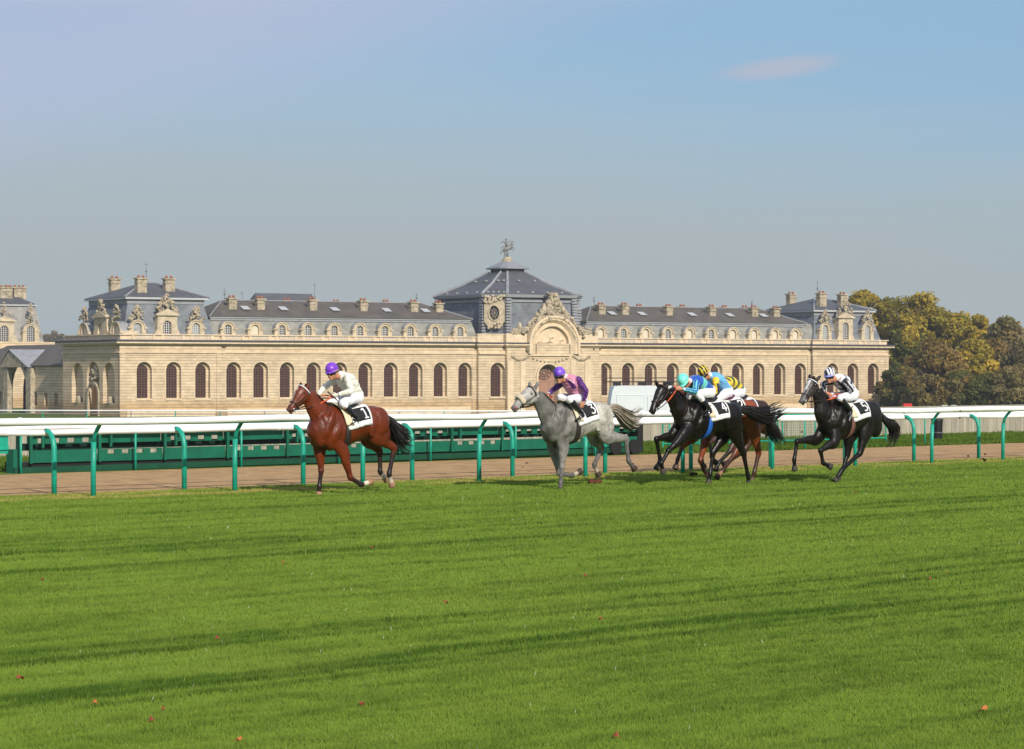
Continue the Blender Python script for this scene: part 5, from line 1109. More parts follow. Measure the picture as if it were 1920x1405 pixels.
    for sgn in (-1, 1):
        thb = 0 if sgn > 0 else math.pi; c = head.pt(hand_t, thb+sgn*math.radians(28)*(-1 if up0.z > 0 else 1), 1.08, .008); bits[sgn] = c
        c0, T, sd, up, rs, ru = head.fr(hand_t); m.tube([c+(T*math.cos(a)+up*math.sin(a))*.034 for a in [2*math.pi*i/12 for i in range(13)]], .006, 6)
    m.build('bit_ring', STEEL, br, smooth=True)
    if sp.get('sheep'):
        m = MB(); c0, T, sd, up, rs, ru = head.fr(.56); s_up = up if up.z > 0 else -up
        for k in range(15): a = math.pi*(k/14); m.ellipsoid(c0+sd*math.cos(a)*(rs+.012)+s_up*math.sin(a)*(ru+.022), T*.058, sd*.034, s_up*.036, 10, 7)
        m.build('sheepskin_noseband', mat('sheepskin', (.58, .50, .36), .95, .05, var=.15, vscale=30, bump=.8, bscale=60, sheen=.4), br, fuse=.01, sm=2)
    # neck strap / martingale
    m = MB(); c0 = neck.pt(.42, 0, 1.0, .01); neck.band(m, .40, .007, k=1.01, off=.006, th0=math.radians(200 if up0.z > 0 else 160)-math.pi*0, th1=math.radians(200)+math.radians(300), tilt=.10); m.build('neck_strap', TACK, root, smooth=True)
    # saddle cloth follows the trunk
    def TSf(a, th, off=.0): return tor.pt(ua(a), th, 1.0, off+.02*max(0, math.sin(th))**2)
    up_sign = 1 if tor.fr(.5)[3].z > 0 else -1
    TSs = lambda a, thd, off: TSf(a, math.radians(thd)*up_sign, off)
    def drape(name, edge, th0, th1, off, mt, parent, na=14, nt=26, fold=.006):
        m = MB(); ids = []
        for j in range(nt+1):
            thd = th0+(th1-th0)*j/nt; f = abs(thd-90)/90; row = []
            for i in range(na+1):
                af, ar = edge(f); a = af+(ar-af)*i/na; row.append(m.vert(TSs(a, thd, off+fold*math.sin(i*1.9+f*5)*f)))
            ids.append(row)
        for j in range(nt):
            for i in range(na): m.face((ids[j][i], ids[j][i+1], ids[j+1][i+1], ids[j+1][i]))
        o = m.build(name, mt, parent, smooth=True); so_ = o.modifiers.new('s', 'SOLIDIFY'); so_.thickness = .007; so_.offset = 1 if up_sign < 0 else -1; return o
    cl = drape('saddle_cloth', lambda f: (.40-.16*f, -.305+.03*f), -2, 182, .028, CLOTHW, root)
    drape('chamois_pad', lambda f: (.45-.17*f, .22-.12*f), 10, 170, .042, PADC, root, na=6)
    for sd_ in (0, 1):
        e = (lambda f: (.05-.03*f, -.258+.015*f)); t0, t1 = (16, 62) if not sd_ else (118, 164)
        pt_ = drape('number_patch', e, t0, t1, .041, PATCH, cl, na=8, nt=8)
    DG = {'1': [[(-.25, .3), (.02, .5), (.02, -.5)], [(-.22, -.5), (.26, -.5)]], '2': [[(-.28, .25), (-.15, .46), (.12, .48), (.28, .28), (.18, .02), (-.28, -.5), (.30, -.5)]],
          '3': [[(-.28, .5), (.26, .5), (-.02, .1), (.2, .06), (.30, -.18), (.18, -.44), (-.08, -.5), (-.30, -.36)]], '4': [[(.12, -.5), (.12, .5), (-.32, -.18), (.32, -.18)]],
          '5': [[(.26, .5), (-.22, .5), (-.26, .06), (.08, .1), (.29, -.14), (.18, -.42), (-.08, -.5), (-.3, -.38)]], '6': [[(.24, .44), (-.1, .45), (-.28, .0), (-.2, -.42), (.1, -.5), (.28, -.25), (.1, .02), (-.24, -.1)]]}
    for sd_ in ((0, 1) if sp['num'] else ()):
        m = MB()
        for line in DG[sp['num']]:
            dn_ = []
            for (x0, y0), (x1, y1) in zip(line, line[1:]): dn_ += [(x0+(x1-x0)*k/6, y0+(y1-y0)*k/6) for k in range(6)]
            dn_.append(line[-1]); pp = [TSs(-.172-x*.145, (38+y*34) if not sd_ else (142-y*34), .047) if not sd_ else TSs(-.172+x*.145, 142-y*34, .047) for x, y in dn_]
            m.tube(pp, .0145, 6)
        m.build('digit', DIG, cl, smooth=True)
    # saddle, girth, stirrup
    m = MB(); ids = []
    sd_l = Loft([(TSs(.30, 90, .055), .045, .03), (TSs(.22, 90, .05), .13, .045), (TSs(.05, 90, .035), .16, .035), (TSs(-.10, 90, .05), .15, .045), (TSs(-.20, 90, .07), .08, .03)], n=16).add(m, 14); sadd = m.build('saddle', mat('saddle_'+sp['key'], sp.get('saddlec', (.014, .013, .014)), .5, .4), root, smooth=True)
    gc = sp.get('girth_c', (.025, .018, .014)); m = MB(); ids = []
    for j in range(37):
        thd = 10-(200)*j/36; row = [m.vert(TSs(.245+q-.02*math.sin(j/36*math.pi), thd, .012 if 0 < j < 36 else .02)) for q in (-.042, .042)]; ids.append(row)
    for j in range(36): m.face((ids[j][0], ids[j][1], ids[j+1][1], ids[j+1][0]))
    o = m.build('girth', mat('girth_'+sp['key'], gc, .6), root, smooth=True); so_ = o.modifiers.new('s', 'SOLIDIFY'); so_.thickness = .008; so_.offset = 0
    sp.update(P=P, root=root, bits=bits, W=W, sadd=sadd, TSs=TSs, neckL=neck); return sp
# ---------------------------------------------------------------- rider
SKIN = mat('skin', (.48, .22, .13), .55, .3, var=.06, vscale=20); BOOT = mat('boot_black', (.010, .010, .012), .25, .5, coat=.3); WHT = mat('breeches_white', (.76, .75, .80), .7, .2, bump=.3, bscale=16, sheen=.2)
SILK = mat('racing_silk', rough=.45, spec=.35, vcol=True, var=.10, vscale=16, bump=.9, bscale=9, bdist=.05, sheen=.2); HELM = mat('helmet_silk', rough=.35, spec=.5, vcol=True)
def rider(h, sp):
    ox, oy, zs = sp['z']; tH = h['tH']; P = lambda x, y, lat=0: on_plane(ox+x/zs, oy+y/zs, tH-lat)
    S = {k: [P(*q) for q in v] for k, v in sp.items() if k in ('spine', 'armN', 'armF', 'legN', 'legF')}
    hel, chin = P(*sp['hel']), P(*sp['chin'])
    root = thing('person', h['root'].location+Vector((0, 0, 0)), sp['label'], 'person', 'jockeys racing past')
    root.location = h['sadd'].matrix_world.translation if 0 else S['spine'][-1]-UP*.12; ORG[root.name] = root.location.copy()
    upv = (hel-chin).normalized(); fw = (FW*.95+LF*sp.get('turn', .25)); fw = (fw-upv*fw.dot(upv)).normalized(); sdv = upv.cross(fw)
    face_c = hel-upv*.075+fw*.012
    sk = MB(); SK = (1, 1, 1); sk.ellipsoid(face_c, fw*.095, sdv*.074, upv*.118, 20, 14)
    sk.ellipsoid(face_c+fw*.062-upv*.085, fw*.035, sdv*.035, upv*.030, 12, 8); sk.ellipsoid(face_c+fw*.100-upv*.028, fw*.024, sdv*.013, upv*.028, 10, 8); sk.ellipsoid(face_c+fw*.085-upv*.066, fw*.014, sdv*.024, upv*.010, 10, 6)
    for sgn in (-1, 1): sk.ellipsoid(face_c+sdv*sgn*.076-fw*.012-upv*.02, fw*.020, sdv*.010, upv*.032, 10, 6); sk.ellipsoid(face_c+sdv*sgn*.035+fw*.066-upv*.045, fw*.02, sdv*.018, upv*.02, 10, 6)
    sp0 = S['spine']; Loft([(face_c-upv*.05-fw*.02, .055, .060), ((face_c-upv*.08-fw*.03).lerp(sp0[0], .55), .053, .055), (sp0[0], .075, .075)], n=8).add(sk, 14)
    rsx = [(.135, .095), (.165, .125), (.140, .110), (.150, .120)]
    Loft([(p, a*.85, b*.85) for p, (a, b) in zip(sp0, rsx)], n=16).add(sk, 16)
    sh = MB(); tcf = sp['torso_c']; puff = sp.get('puff', 1.0)
    mid1 = sp0[0].lerp(sp0[1], .35)
    tl = Loft([(sp0[0]-(sp0[1]-sp0[0]).normalized()*.03, .070, .065), (mid1, .165, .108), (sp0[1], .195*puff, .135*puff), (sp0[2], .165*puff, .125*puff), (sp0[3], .145, .105)], n=48); tl.add(sh, 40, cf=lambda u, th, p: tcf(u, math.degrees(th) % 360), fold=.0085, fs=sp['hel'][0])
    up_t = 1 if tl.fr(.4)[3].z > 0 else -1
    gl = sp.get('glove'); gm = MB()
    for key, sgn in (('armN', 1), ('armF', -1)):
        a = S[key]; stA = [(a[0], .062, .066), (a[0].lerp(a[1], .5), .060, .062), (a[1], .050, .050), (a[1].lerp(a[2], .5), .046, .046), (a[2], .030, .032)]
        Loft([(p, x*.68, y*.68) for p, x, y in stA], n=16).add(sk, 12)
        acf = sp['sleeve_c']; Loft(stA, n=44).add(sh, 28, cf=lambda u, th, p: acf(u, math.degrees(th) % 360), fold=.0065, fs=sgn+sp['hel'][0])
        sh.ellipsoid(a[0], LF*.078, FW*.075, UP*.072, 14, 10, c=acf(.02, 60))
        # hand: palm, four curled fingers, thumb
        wv, hv = a[2], a[3]; hd = (hv-wv).normalized(); inn = -LF*sgn; inn = (inn-hd*inn.dot(hd)).normalized(); kn = hd.cross(inn)
        if kn.z < 0: kn = -kn
        tgt = gm if gl else sk
        Loft([(wv, .024, .028), (wv.lerp(hv, .45), .026, .032), (wv+hd*.085, .022, .042), (wv+hd*.105, .018, .038)], hint=inn, n=8).add(tgt, 12)
        for q in range(4):
            b = wv+hd*.098+kn*(.031-.021*q); Lq = (.030, .036, .034, .026)[q]; tgt.tube([b, b+hd*Lq, b+hd*(Lq+.004)+inn*.024, b+hd*.008+inn*.034, b-hd*.004+inn*.026], [.0105, .0098, .0092, .0085, .007], 8)
        tgt.tube([wv+hd*.035+kn*.028, wv+hd*.060+kn*.048+inn*.010, wv+hd*.088+kn*.047+inn*.024, wv+hd*.108+kn*.040+inn*.032], [.013, .012, .011, .008], 8)
    br = MB(); bt = []
    hipc = sp0[3]
    Loft([(sp0[2].lerp(sp0[3], .55), .130, .100), (hipc, .158, .128), (hipc+(hipc-sp0[2]).normalized()*.07, .130, .110)], n=10).add(br, 20)
    for key, sgn in (('legN', 1), ('legF', -1)):
        hp_, kn_, an_, to_ = S[key]; br.ellipsoid(hp_-FW*.05+UP*.0, FW*.11, LF*.085, UP*.105, 14, 10)
        shn = kn_.lerp(an_, sp.get('bt', .30)); Loft([(hp_, .088, .100), (hp_.lerp(kn_, .5), .078, .088), (kn_, .060, .064), (kn_.lerp(shn, .7), .054, .058), (shn, .050, .054)], n=30).add(br, 22, fold=.004, fs=sgn)
        Loft([(hp_, .06, .07), (kn_, .045, .045), (an_, .03, .03), (to_, .025, .02)], n=14).add(sk, 10)
        b = MB(); cf_ = (an_-shn); Loft([(kn_.lerp(an_, sp.get('bt', .30)-.03), .058, .062), (shn+cf_*.25, .058, .064), (shn+cf_*.75, .044, .047), (an_, .040, .045)], n=14).add(b, 14)
        fd = (to_-an_).normalized(); heel = an_-fd*.05-UP*.055; fd2 = (to_-heel).normalized(); Loft([(heel, .030, .032), (heel+fd2*.08+UP*.012, .036, .042), (heel+fd2*.17, .040, .030), (heel+fd2*.25, .030, .020)], n=12).add(b, 12); b.ellipsoid(an_-UP*.02, FW*.045, LF*.038, UP*.05, 12, 8)
        bt.append((b, heel, fd2, an_))
    sk.build('body', SKIN, root, fuse=.009, sm=2)
    sh.build('silk_jacket', SILK, root, fuse=.009, sm=1); br.build('breeches', WHT, root, fuse=.010, sm=2)
    if gl: gm.build('gloves', mat('glove_cream', (.70, .66, .55), .8), root, smooth=True)
    for b, heel, fd2, an_ in bt:
        o = b.build('boot', BOOT, root, fuse=.010, sm=3)
    for key in ('armN', 'armF'):
        a = S[key]; m = MB(); d = (a[3]-a[2]).normalized(); m.tube([a[2]-d*.05, a[2]-d*.01], [.036, .034], 12); m.build('cuff', mat('cuff_white', (.75, .74, .72), .7), root, smooth=True)
    m = MB(); c0 = sp0[0]; Loft([(c0-(sp0[1]-c0).normalized()*.055, .058, .056), (c0-(sp0[1]-c0).normalized()*.02, .066, .064)], n=3).add(m, 16); m.build('collar', mat('cuff_white'), root, smooth=True)
    # helmet, brim, goggles
    hcf = sp['helmet_c']; m = MB(); hc = hel-fw*.008; m.ellipsoid(hc, fw*.132, sdv*.108, upv*.118, 36, 20, v0=0, v1=.60, cf=hcf); m.ellipsoid(hc, fw*.122, sdv*.098, upv*.108, 24, 12, v0=0, v1=.6, c=(.02, .02, .02)); ho = m.build('helmet', HELM, root, smooth=True)
    m = MB(); m.tube([hc+fw*.128*math.cos(a)+sdv*.106*math.sin(a)-upv*.032 for a in [2*math.pi*i/28 for i in range(29)]], .0065, 6); m.build('helmet_band', mat('band_'+sp['key'], sp.get('band_c', (.60, .42, .33)), .6), ho, smooth=True)
    m = MB(); ids = []
    for i in range(13):
        a = math.radians(-62+124*i/12); k_ = math.cos(a*1.35); ids.append([m.vert(hc+fw*.126*math.cos(a)+sdv*.104*math.sin(a)-upv*.030, sp['brim_c']), m.vert(hc+fw*(.126+.062*max(0, k_))*math.cos(a)+sdv*.110*math.sin(a)-upv*.052, sp['brim_c'])])
    for i in range(12): m.face((ids[i][0], ids[i+1][0], ids[i+1][1], ids[i][1]))
    o = m.build('brim', HELM, ho, smooth=True); s2 = o.modifiers.new('s', 'SOLIDIFY'); s2.thickness = .006
    m = MB(); n_ = 16
    for z0, z1 in ((.024, -.020),):
        r0 = []; r1 = []
        for i in range(n_+1): a = math.radians(-80+160*i/n_); q = fw*.101*math.cos(a)+sdv*.082*math.sin(a); r0.append(m.vert(face_c+q+upv*.022)); r1.append(m.vert(face_c+q*1.02-upv*.016*(1-.35*abs(math.cos(a*3)))))
        for i in range(n_): m.face((r0[i], r0[i+1], r1[i+1], r1[i]))
    o = m.build('goggles', mat('goggle_lens', (.012, .008, .008), .1, .8), root, smooth=True); s2 = o.modifiers.new('s', 'SOLIDIFY'); s2.thickness = .012
    m = MB(); m.tube([face_c+sdv*.078*q+upv*(.02) if 0 else face_c+sdv*q*.080-upv*(.0+.10*(1-abs(q)))+fw*.02 for q in (-1, -.8, -.5, 0, .5, .8, 1)], .006, 5); m.build('chin_strap', mat('strap_dark', (.03, .025, .025), .6), ho, smooth=True)
    # reins run from the bit rings to the hands; stirrups belong to the saddle
    m = MB(); gr = sg('c8532c'); lt = (.035, .016, .010); hN, hF = S['armN'], S['armF']
    for sgn, a in ((1, hN if not sp.get('one') else hF), (-1, hF)):
        hnd = a[3]; b = h['bits'][sgn]; pts = [b.lerp(hnd, k/12)-UP*.05*math.sin(math.pi*k/12) for k in range(13)]
        m.tube(pts, [.009]*6+[.013]*7, 6, cf=lambda u: mix(lt, gr, (u-.48)*12))
    lo = hF[3].lerp(hN[3], .5) if not sp.get('one') else hF[3]
    m.tube([hF[3]+UP*.01, lo+FW*.04+UP*.02, (hN[3] if not sp.get('one') else lo-FW*.12), lo-FW*.10-UP*.03, hF[3]-UP*.02], .012, 6, c=gr)
    m.build('reins', REIN, h['root'], smooth=True)
    for (b, heel, fd2, an_), sgn in zip(bt, (1, -1)):
        m = MB(); c = heel+fd2*.16; tpp = h['TSs'](.16, 90-sgn*42, .06); m.tube([tpp, c+UP*.10], .009, 5); stl = m.build('stirrup_leather', TACK, h['sadd'], smooth=True)
        m = MB(); m.tube([c+UP*.10, c+LF*.055+UP*.03, c+LF*.06-UP*.035, c-LF*.06-UP*.035, c-LF*.055+UP*.03, c+UP*.10], .006, 6)
        o = m.build('stirrup_iron', STEEL, h['sadd'], smooth=True)
    sp['S'] = S; sp['root'] = root; return sp
Z1 = (520, 660, 5.018); Z2 = (940, 670, 5.404); Z4 = (1200, 670, 5.621); Z5 = (1470, 670, 5.621)
BAY = (.118, .0200, .0045); BLK = (.012, .009, .008)
BM = coat_mat('coat_bay', .4, 3.0, .42); GM = coat_mat('coat_grey', .5, 6, .6); KM = coat_mat('coat_black', .35, 4, .36, .05, .26); RM = coat_mat('coat_dark_roan', .4, 6, .40, .05, .26)
def grey_body(a, z, th): return mix((.41, .385, .34), (.080, .075, .068), max(0, min(1, (a+.12)*1.6+.22*math.sin(a*19+z*13)+.12*math.sin(z*31+a*7))) * .9)
WS = (.55, .48, .38)
H1 = horse(dict(key='bay', z=Z1, plant=(392, 1343, -.14), withers=(500, 508), croup=(860, 516), coat=BAY, points=(.018, .010, .009), mat=BM, seed=1, num='1',
    body_c=lambda a, z, th: mix(BAY, (.10, .022, .009), (z-1.5)*3 if a > .3 else 0),
    neck=[(430, 610), (350, 500), (300, 395)], head=[(285, 362), (222, 420), (148, 510), (112, 560)],
    ears=[((218, 330, -.05), (222, 282, -.06)), ((282, 335, .06), (298, 288, .07))], label='bright bay racehorse leading the field with a white number cloth marked 1', brow=(.7, .7, .75), nost=(.10, .03, .03),
    face=lambda u, th: mix((mix(BAY, (.55, .5, .47), .9 if (abs(math.degrees(th) % 360-90) < 9 and .38 < u < .72) or (abs(math.degrees(th) % 360-90) < 16 and .28 < u < .34) else 0)), (.30, .16, .13), (u-.86)*4),
    legs=[('F', [(400, 930, -.15), (412, 1120, -.14), (396, 1262, -.14), (392, 1343, -.14)], None), ('F', [(612, 920, .15), (688, 1185, .15), (790, 1248, .15), (885, 1222, .15)], WS),
          ('H', [(935, 800, .15), (1098, 905, .15), (1052, 1150, .14), (1082, 1262, .14)], WS), ('H', [(865, 830, -.12), (962, 935, -.13), (968, 1128, -.13), (1028, 1205, -.13)], WS)],
    hoofc=(.36, .20, .11), tail=[(1085, 690), (1120, 760), (1180, 830), (1232, 850)], tailc=[(.012, .009, .008), (.02, .014, .012)], tsp=.22, manec=[(.012, .009, .008), (.03, .014, .01)]))
H2 = horse(dict(key='grey', z=Z2, plant=(597, 1340, .15), withers=(590, 468), croup=(945, 462), coat=(.20, .19, .175), points=(.10, .095, .09), mat=GM, seed=2, num='3', dapple=1, body_c=grey_body,
    neck=[(500, 600), (425, 485), (360, 390)], head=[(338, 362), (262, 405), (178, 468), (122, 535)], sheep=1, nost=(.35, .08, .07),
    ears=[((292, 300, -.05), (282, 246, -.06)), ((348, 305, .06), (380, 243, .07))], label='grey racehorse with sheepskin noseband and cloth marked 3, second in line',
    face=lambda u, th: mix((.36, .345, .32), (.15, .14, .14), (u-.62)*3),
    legs=[('F', [(628, 905, .15), (614, 1120, .15), (602, 1272, .15), (597, 1342, .15)], None), ('F', [(530, 930, -.15), (588, 1180, -.15), (712, 1200, -.15), (800, 1160, -.15)], (.42, .36, .28)),
          ('H', [(1075, 800, .16), (1262, 830, .16), (1290, 1050, .15), (1350, 1135, .15)], None), ('H', [(960, 830, -.12), (1015, 925, -.13), (942, 1090, -.13), (985, 1195, -.13)], (.30, .24, .19))],
    hoofc=(.07, .045, .035), tail=[(1150, 520), (1240, 610), (1320, 650), (1405, 590)], tailc=[(.26, .22, .17), (.42, .37, .29), (.12, .10, .08), (.34, .29, .22)], tsp=.17, manec=[(.03, .028, .026), (.07, .065, .06)]))
H4 = horse(dict(key='black', z=Z4, plant=(1145, 1325, .14), withers=(560, 438), croup=(905, 478), coat=(.0060, .0036, .0026), points=(.004, .0028, .0022), mat=KM, seed=3, num='4', girth_c=(.01, .10, .42),
    neck=[(440, 560), (375, 460), (310, 360)], head=[(275, 335), (222, 395), (155, 505), (125, 590)],
    ears=[((182, 290, -.05), (166, 240, -.06)), ((280, 300, .06), (318, 252, .07))], label='black racehorse with blue girth and cloth marked 4, nearest of the bunched trio',
    face=lambda u, th: mix((.008, .006, .005), (.04, .028, .025), (u-.85)*3),
    legs=[('F', [(340, 830, -.15), (172, 862, -.15), (212, 1080, -.15), (178, 1165, -.15)], None), ('F', [(440, 850, .15), (300, 985, .15), (225, 1120, .15), (243, 1205, .15)], None),
          ('H', [(1010, 820, .14), (1092, 1020, .14), (1138, 1250, .14), (1145, 1328, .14)], None), ('H', [(880, 830, -.13), (775, 1000, -.13), (738, 1225, -.13), (722, 1335, -.13)], None)],
    hoofc=(.07, .055, .045), tail=[(1120, 560), (1260, 610), (1380, 600), (1500, 545)], tailc=[(.010, .008, .008), (.018, .014, .013)], tsp=.16, manec=[(.010, .008, .008)]))
H3 = horse(dict(key='bay_two', z=Z4, plant=(1178, 1298, .12), withers=(745, 420), croup=(1085, 446), coat=(.175, .038, .009), points=(.04, .014, .007), mat=BM, seed=4, num='2', saddlec=(.12, .01, .05),
    neck=[(620, 540), (555, 450), (500, 380)], head=[(470, 370), (420, 430), (370, 520), (345, 590)],
    ears=[((440, 330, -.05), (430, 300, -.06)), ((480, 335, .06), (495, 300, .07))], label='reddish bay racehorse with cloth marked 2 half hidden behind the black horse',
    legs=[('F', [(560, 840, -.15), (440, 950, -.15), (398, 1075, -.15), (375, 1160, -.15)], None), ('F', [(700, 840, .15), (635, 1090, .15), (672, 1190, .15), (712, 1240, .15)], None),
          ('H', [(1205, 800, .14), (1250, 1010, .14), (1205, 1215, .14), (1178, 1300, .12)], None), ('H', [(1090, 850, -.13), (1005, 1015, -.13), (870, 1195, -.13), (815, 1265, -.13)], (.30, .15, .08))],
    hoofc=(.12, .07, .05), tail=[(1345, 660), (1380, 740), (1430, 820), (1495, 880)], tailc=[(.012, .009, .008), (.02, .013, .011)], tsp=.15, manec=[(.012, .009, .008)]))
H5 = horse(dict(key='roan', z=Z5, plant=(520, 1325, .14), withers=(545, 455), croup=(850, 466), coat=(.0085, .0060, .0052), points=(.005, .0036, .0032), mat=RM, seed=6, num='5', girth_c=(.16, .07, .05), brow=(.7, .7, .7),
    neck=[(425, 585), (388, 470), (355, 350)], head=[(325, 262), (288, 325), (215, 425), (188, 485)], mane=1.5,
    ears=[((275, 222, -.05), (268, 176, -.06)), ((352, 232, .06), (390, 192, .08))], label='dark grey racehorse with white blaze and cloth marked 5, last in line',
    face=lambda u, th: mix(mix(mix((.018, .014, .013), (.07, .065, .065), (u-.3)*2), (.62, .60, .60), .95 if abs(math.degrees(th) % 360-92) < (24 if u < .5 else 14) and .2 < u < .66 else 0), (.17, .155, .155), (u-.66)*4),
    legs=[('F', [(350, 860, -.15), (138, 888, -.15), (108, 1080, -.15), (112, 1180, -.15)], None), ('F', [(530, 890, .15), (385, 985, .15), (412, 1115, .15), (490, 1155, .15)], None),
          ('H', [(850, 820, .15), (800, 1010, .15), (615, 1185, .15), (520, 1328, .14)], None), ('H', [(690, 850, -.12), (668, 1030, -.13), (620, 1180, -.13), (560, 1300, -.13)], None)],
    hoofc=(.06, .05, .045), tail=[(1080, 680), (1150, 730), (1170, 800), (1130, 880)], tailc=[(.012, .010, .010), (.02, .016, .015)], tsp=.13, manec=[(.012, .010, .010), (.03, .026, .024)]))
# the farthest of the trio: mostly hidden, so placed two lengths of lane farther off
def far_horse():
    tN = H3['tH']+1.15; z = Z4
    s0, _ = st(*on_plane(z[0]+1080/z[2], 750, tN).xy[:]); g = tp(s0, tN)
    return tN
sp6 = dict(key='dark_bay', z=Z4, plant=(812, 1262, -.13), withers=(905, 418), croup=(1215, 452), coat=(.045, .018, .012), points=(.012, .010, .009), mat=BM, seed=5, num='',
    neck=[(790, 530), (730, 455), (670, 400)], head=[(640, 400), (600, 450), (560, 540), (540, 590)], ears=[((615, 385, -.05), (610, 360, -.06)), ((650, 385, .06), (655, 360, .07))],
    label='dark racehorse almost wholly hidden as farthest of the bunched trio',
    legs=[('F', [(740, 830, -.15), (660, 960, -.15), (650, 1080, -.15), (672, 1150, -.15)], None), ('F', [(850, 830, .15), (735, 900, .15), (755, 1050, .15), (800, 1110, .15)], None),
          ('H', [(1180, 830, .14), (1100, 990, .14), (960, 1080, .14), (880, 1130, .14)], None), ('H', [(1030, 850, -.13), (955, 980, -.13), (835, 1110, -.13), (800, 1180, -.13)], None)],
    hoofc=(.05, .035, .03), tail=[(1310, 600), (1340, 690), (1345, 770), (1330, 830)], tailc=[(.012, .009, .008)], tsp=.06, manec=[(.012, .009, .008)])
sp6['plant'] = (800, 1240, -.13)
H6 = horse(sp6)
# ---- silks
CRM = (.72, .70, .60); PUR = (.075, .008, .14); PNK = (.62, .24, .36); RBL = (.012, .085, .42); AQU = (.13, .60, .52); SKY = (.14, .42, .72); YEL = (.72, .52, .03); NBK = (.012, .012, .018); OW = (.76, .76, .82); DGN = (.012, .05, .025)
def near(th, c, w_): return abs((th-c+180) % 360-180) < w_
R1 = rider(H1, dict(key='a', z=(580, 660, 8.779), hel=(365, 283, 0), chin=(402, 500, 0), turn=.45, spine=[(520, 385, 0), (600, 470, 0), (700, 600, 0), (768, 715, 0)],
    armN=[(625, 432, .17), (690, 640, .30), (475, 705, .16), (400, 728, .10)], armF=[(465, 445, -.16), (240, 590, -.24), (165, 685, -.16), (155, 740, -.10)],
    legN=[(768, 755, .11), (545, 842, .24), (765, 1085, .27), (672, 1195, .29)], legF=[(700, 765, -.11), (325, 838, -.22), (560, 1090, -.27), (470, 1190, -.29)], bt=.30,
    torso_c=lambda u, th: CRM, sleeve_c=lambda u, th: CRM, helmet_c=lambda q: (.19, .045, .52), brim_c=(.16, .04, .45), glove=1, puff=1.08, label='jockey in cream silks and purple cap on the leading bay horse'))
R2 = rider(H2, dict(key='b', z=(1000, 670, 10.04), hel=(488, 298, 0), chin=(508, 530, 0), turn=.6, spine=[(610, 385, 0), (700, 470, 0), (790, 620, 0), (868, 760, 0)],
    armN=[(845, 430, .18), (985, 630, .30), (960, 830, .27), (925, 905, .25)], armF=[(560, 470, -.17), (370, 620, -.25), (285, 700, -.16), (262, 745, -.10)],
    legN=[(885, 790, .11), (680, 790, .25), (925, 1075, .28), (850, 1160, .30)], legF=[(810, 790, -.11), (500, 750, -.20), (720, 1000, -.27), (640, 1090, -.29)], bt=.16, one=1,
    torso_c=lambda u, th: PUR if (near(th, 42, 13) or near(th, 138, 13)) and u < .62 else (PNK if not (near(th, 30, 7) and u < .4) else (.72, .55, .62)), sleeve_c=lambda u, th: PUR,
    helmet_c=lambda q: (.21, .08, .62) if q[1] > -.1 else (.12, .04, .42), brim_c=(.05, .02, .09), puff=1.08, label='jockey in pink and purple silks and violet cap on the grey horse'))
stripe = lambda th, a, b, n=8: a if (th/360*n) % 1 < .5 else b
R4 = rider(H4, dict(key='c', z=(1250, 670, 9.369), hel=(285, 398, 0), chin=(375, 560, 0), turn=.35, spine=[(425, 425, 0), (520, 440, 0), (640, 510, 0), (735, 590, 0)],
    armN=[(520, 450, .17), (500, 600, .26), (275, 560, .14), (185, 548, .09)], armF=[(430, 430, -.17), (330, 560, -.22), (190, 525, -.14), (110, 520, -.09)],
    legN=[(742, 625, .11), (545, 645, .24), (765, 935, .28), (700, 1010, .30)], legF=[(690, 640, -.11), (400, 680, -.2), (600, 950, -.27), (520, 1010, -.29)], bt=.42,
    torso_c=lambda u, th: RBL if u < .48 or u > .82 else (AQU if u < .66 else RBL), sleeve_c=lambda u, th: stripe(th, RBL, AQU, 6), helmet_c=lambda q: (.17, .74, .58), brim_c=(.17, .70, .56), puff=1.02, label='jockey in blue and aqua silks and mint cap crouching on the black horse'))
R3 = rider(H3, dict(key='d', z=(1250, 670, 9.369), hel=(637, 245, 0), chin=(708, 420, 0), turn=.35, spine=[(770, 330, 0), (860, 390, 0), (960, 490, 0), (1048, 590, 0)],
    armN=[(860, 410, .17), (888, 620, .27), (800, 705, .16), (745, 738, .10)], armF=[(770, 400, -.17), (640, 560, -.22), (600, 640, -.12), (570, 690, -.08)],
    legN=[(1055, 625, .11), (870, 760, .24), (1080, 1000, .28), (1000, 1080, .30)], legF=[(980, 640, -.11), (760, 760, -.2), (950, 1000, -.27), (880, 1060, -.29)], bt=.42,
    torso_c=lambda u, th: SKY, sleeve_c=lambda u, th: (NBK if (near(th, 0, 45) or near(th, 270, 50)) and .16 < u < .80 else YEL) if u < .86 else YEL, helmet_c=lambda q: YEL if math.sin((q[0]*.75-q[1]*.66)*12+2.0) > .15 else NBK, brim_c=(.03, .025, .03), band_c=(.6, .3, .04), label='jockey in sky blue silks with black and yellow sleeves and striped cap'))
R6 = rider(H6, dict(key='e', z=(1250, 670, 9.369), hel=(930, 452, 0), chin=(965, 600, 0), spine=[(1010, 450, 0), (1090, 445, 0), (1190, 495, 0), (1275, 590, 0)],
    armN=[(1080, 470, .17), (1060, 620, .24), (960, 650, .14), (900, 660, .10)], armF=[(1010, 470, -.17), (960, 600, -.22), (880, 640, -.12), (850, 660, -.08)],
    legN=[(1275, 625, .11), (1080, 690, .24), (1250, 950, .28), (1170, 1020, .30)], legF=[(1210, 640, -.11), (980, 700, -.2), (1150, 950, -.27), (1080, 1010, -.29)], bt=.42,
    torso_c=lambda u, th: YEL if math.sin(u*26) > -.15 else DGN, sleeve_c=lambda u, th: YEL, helmet_c=lambda q: DGN, brim_c=DGN, label='jockey in yellow and dark green hooped silks bent low behind the sky blue one'))
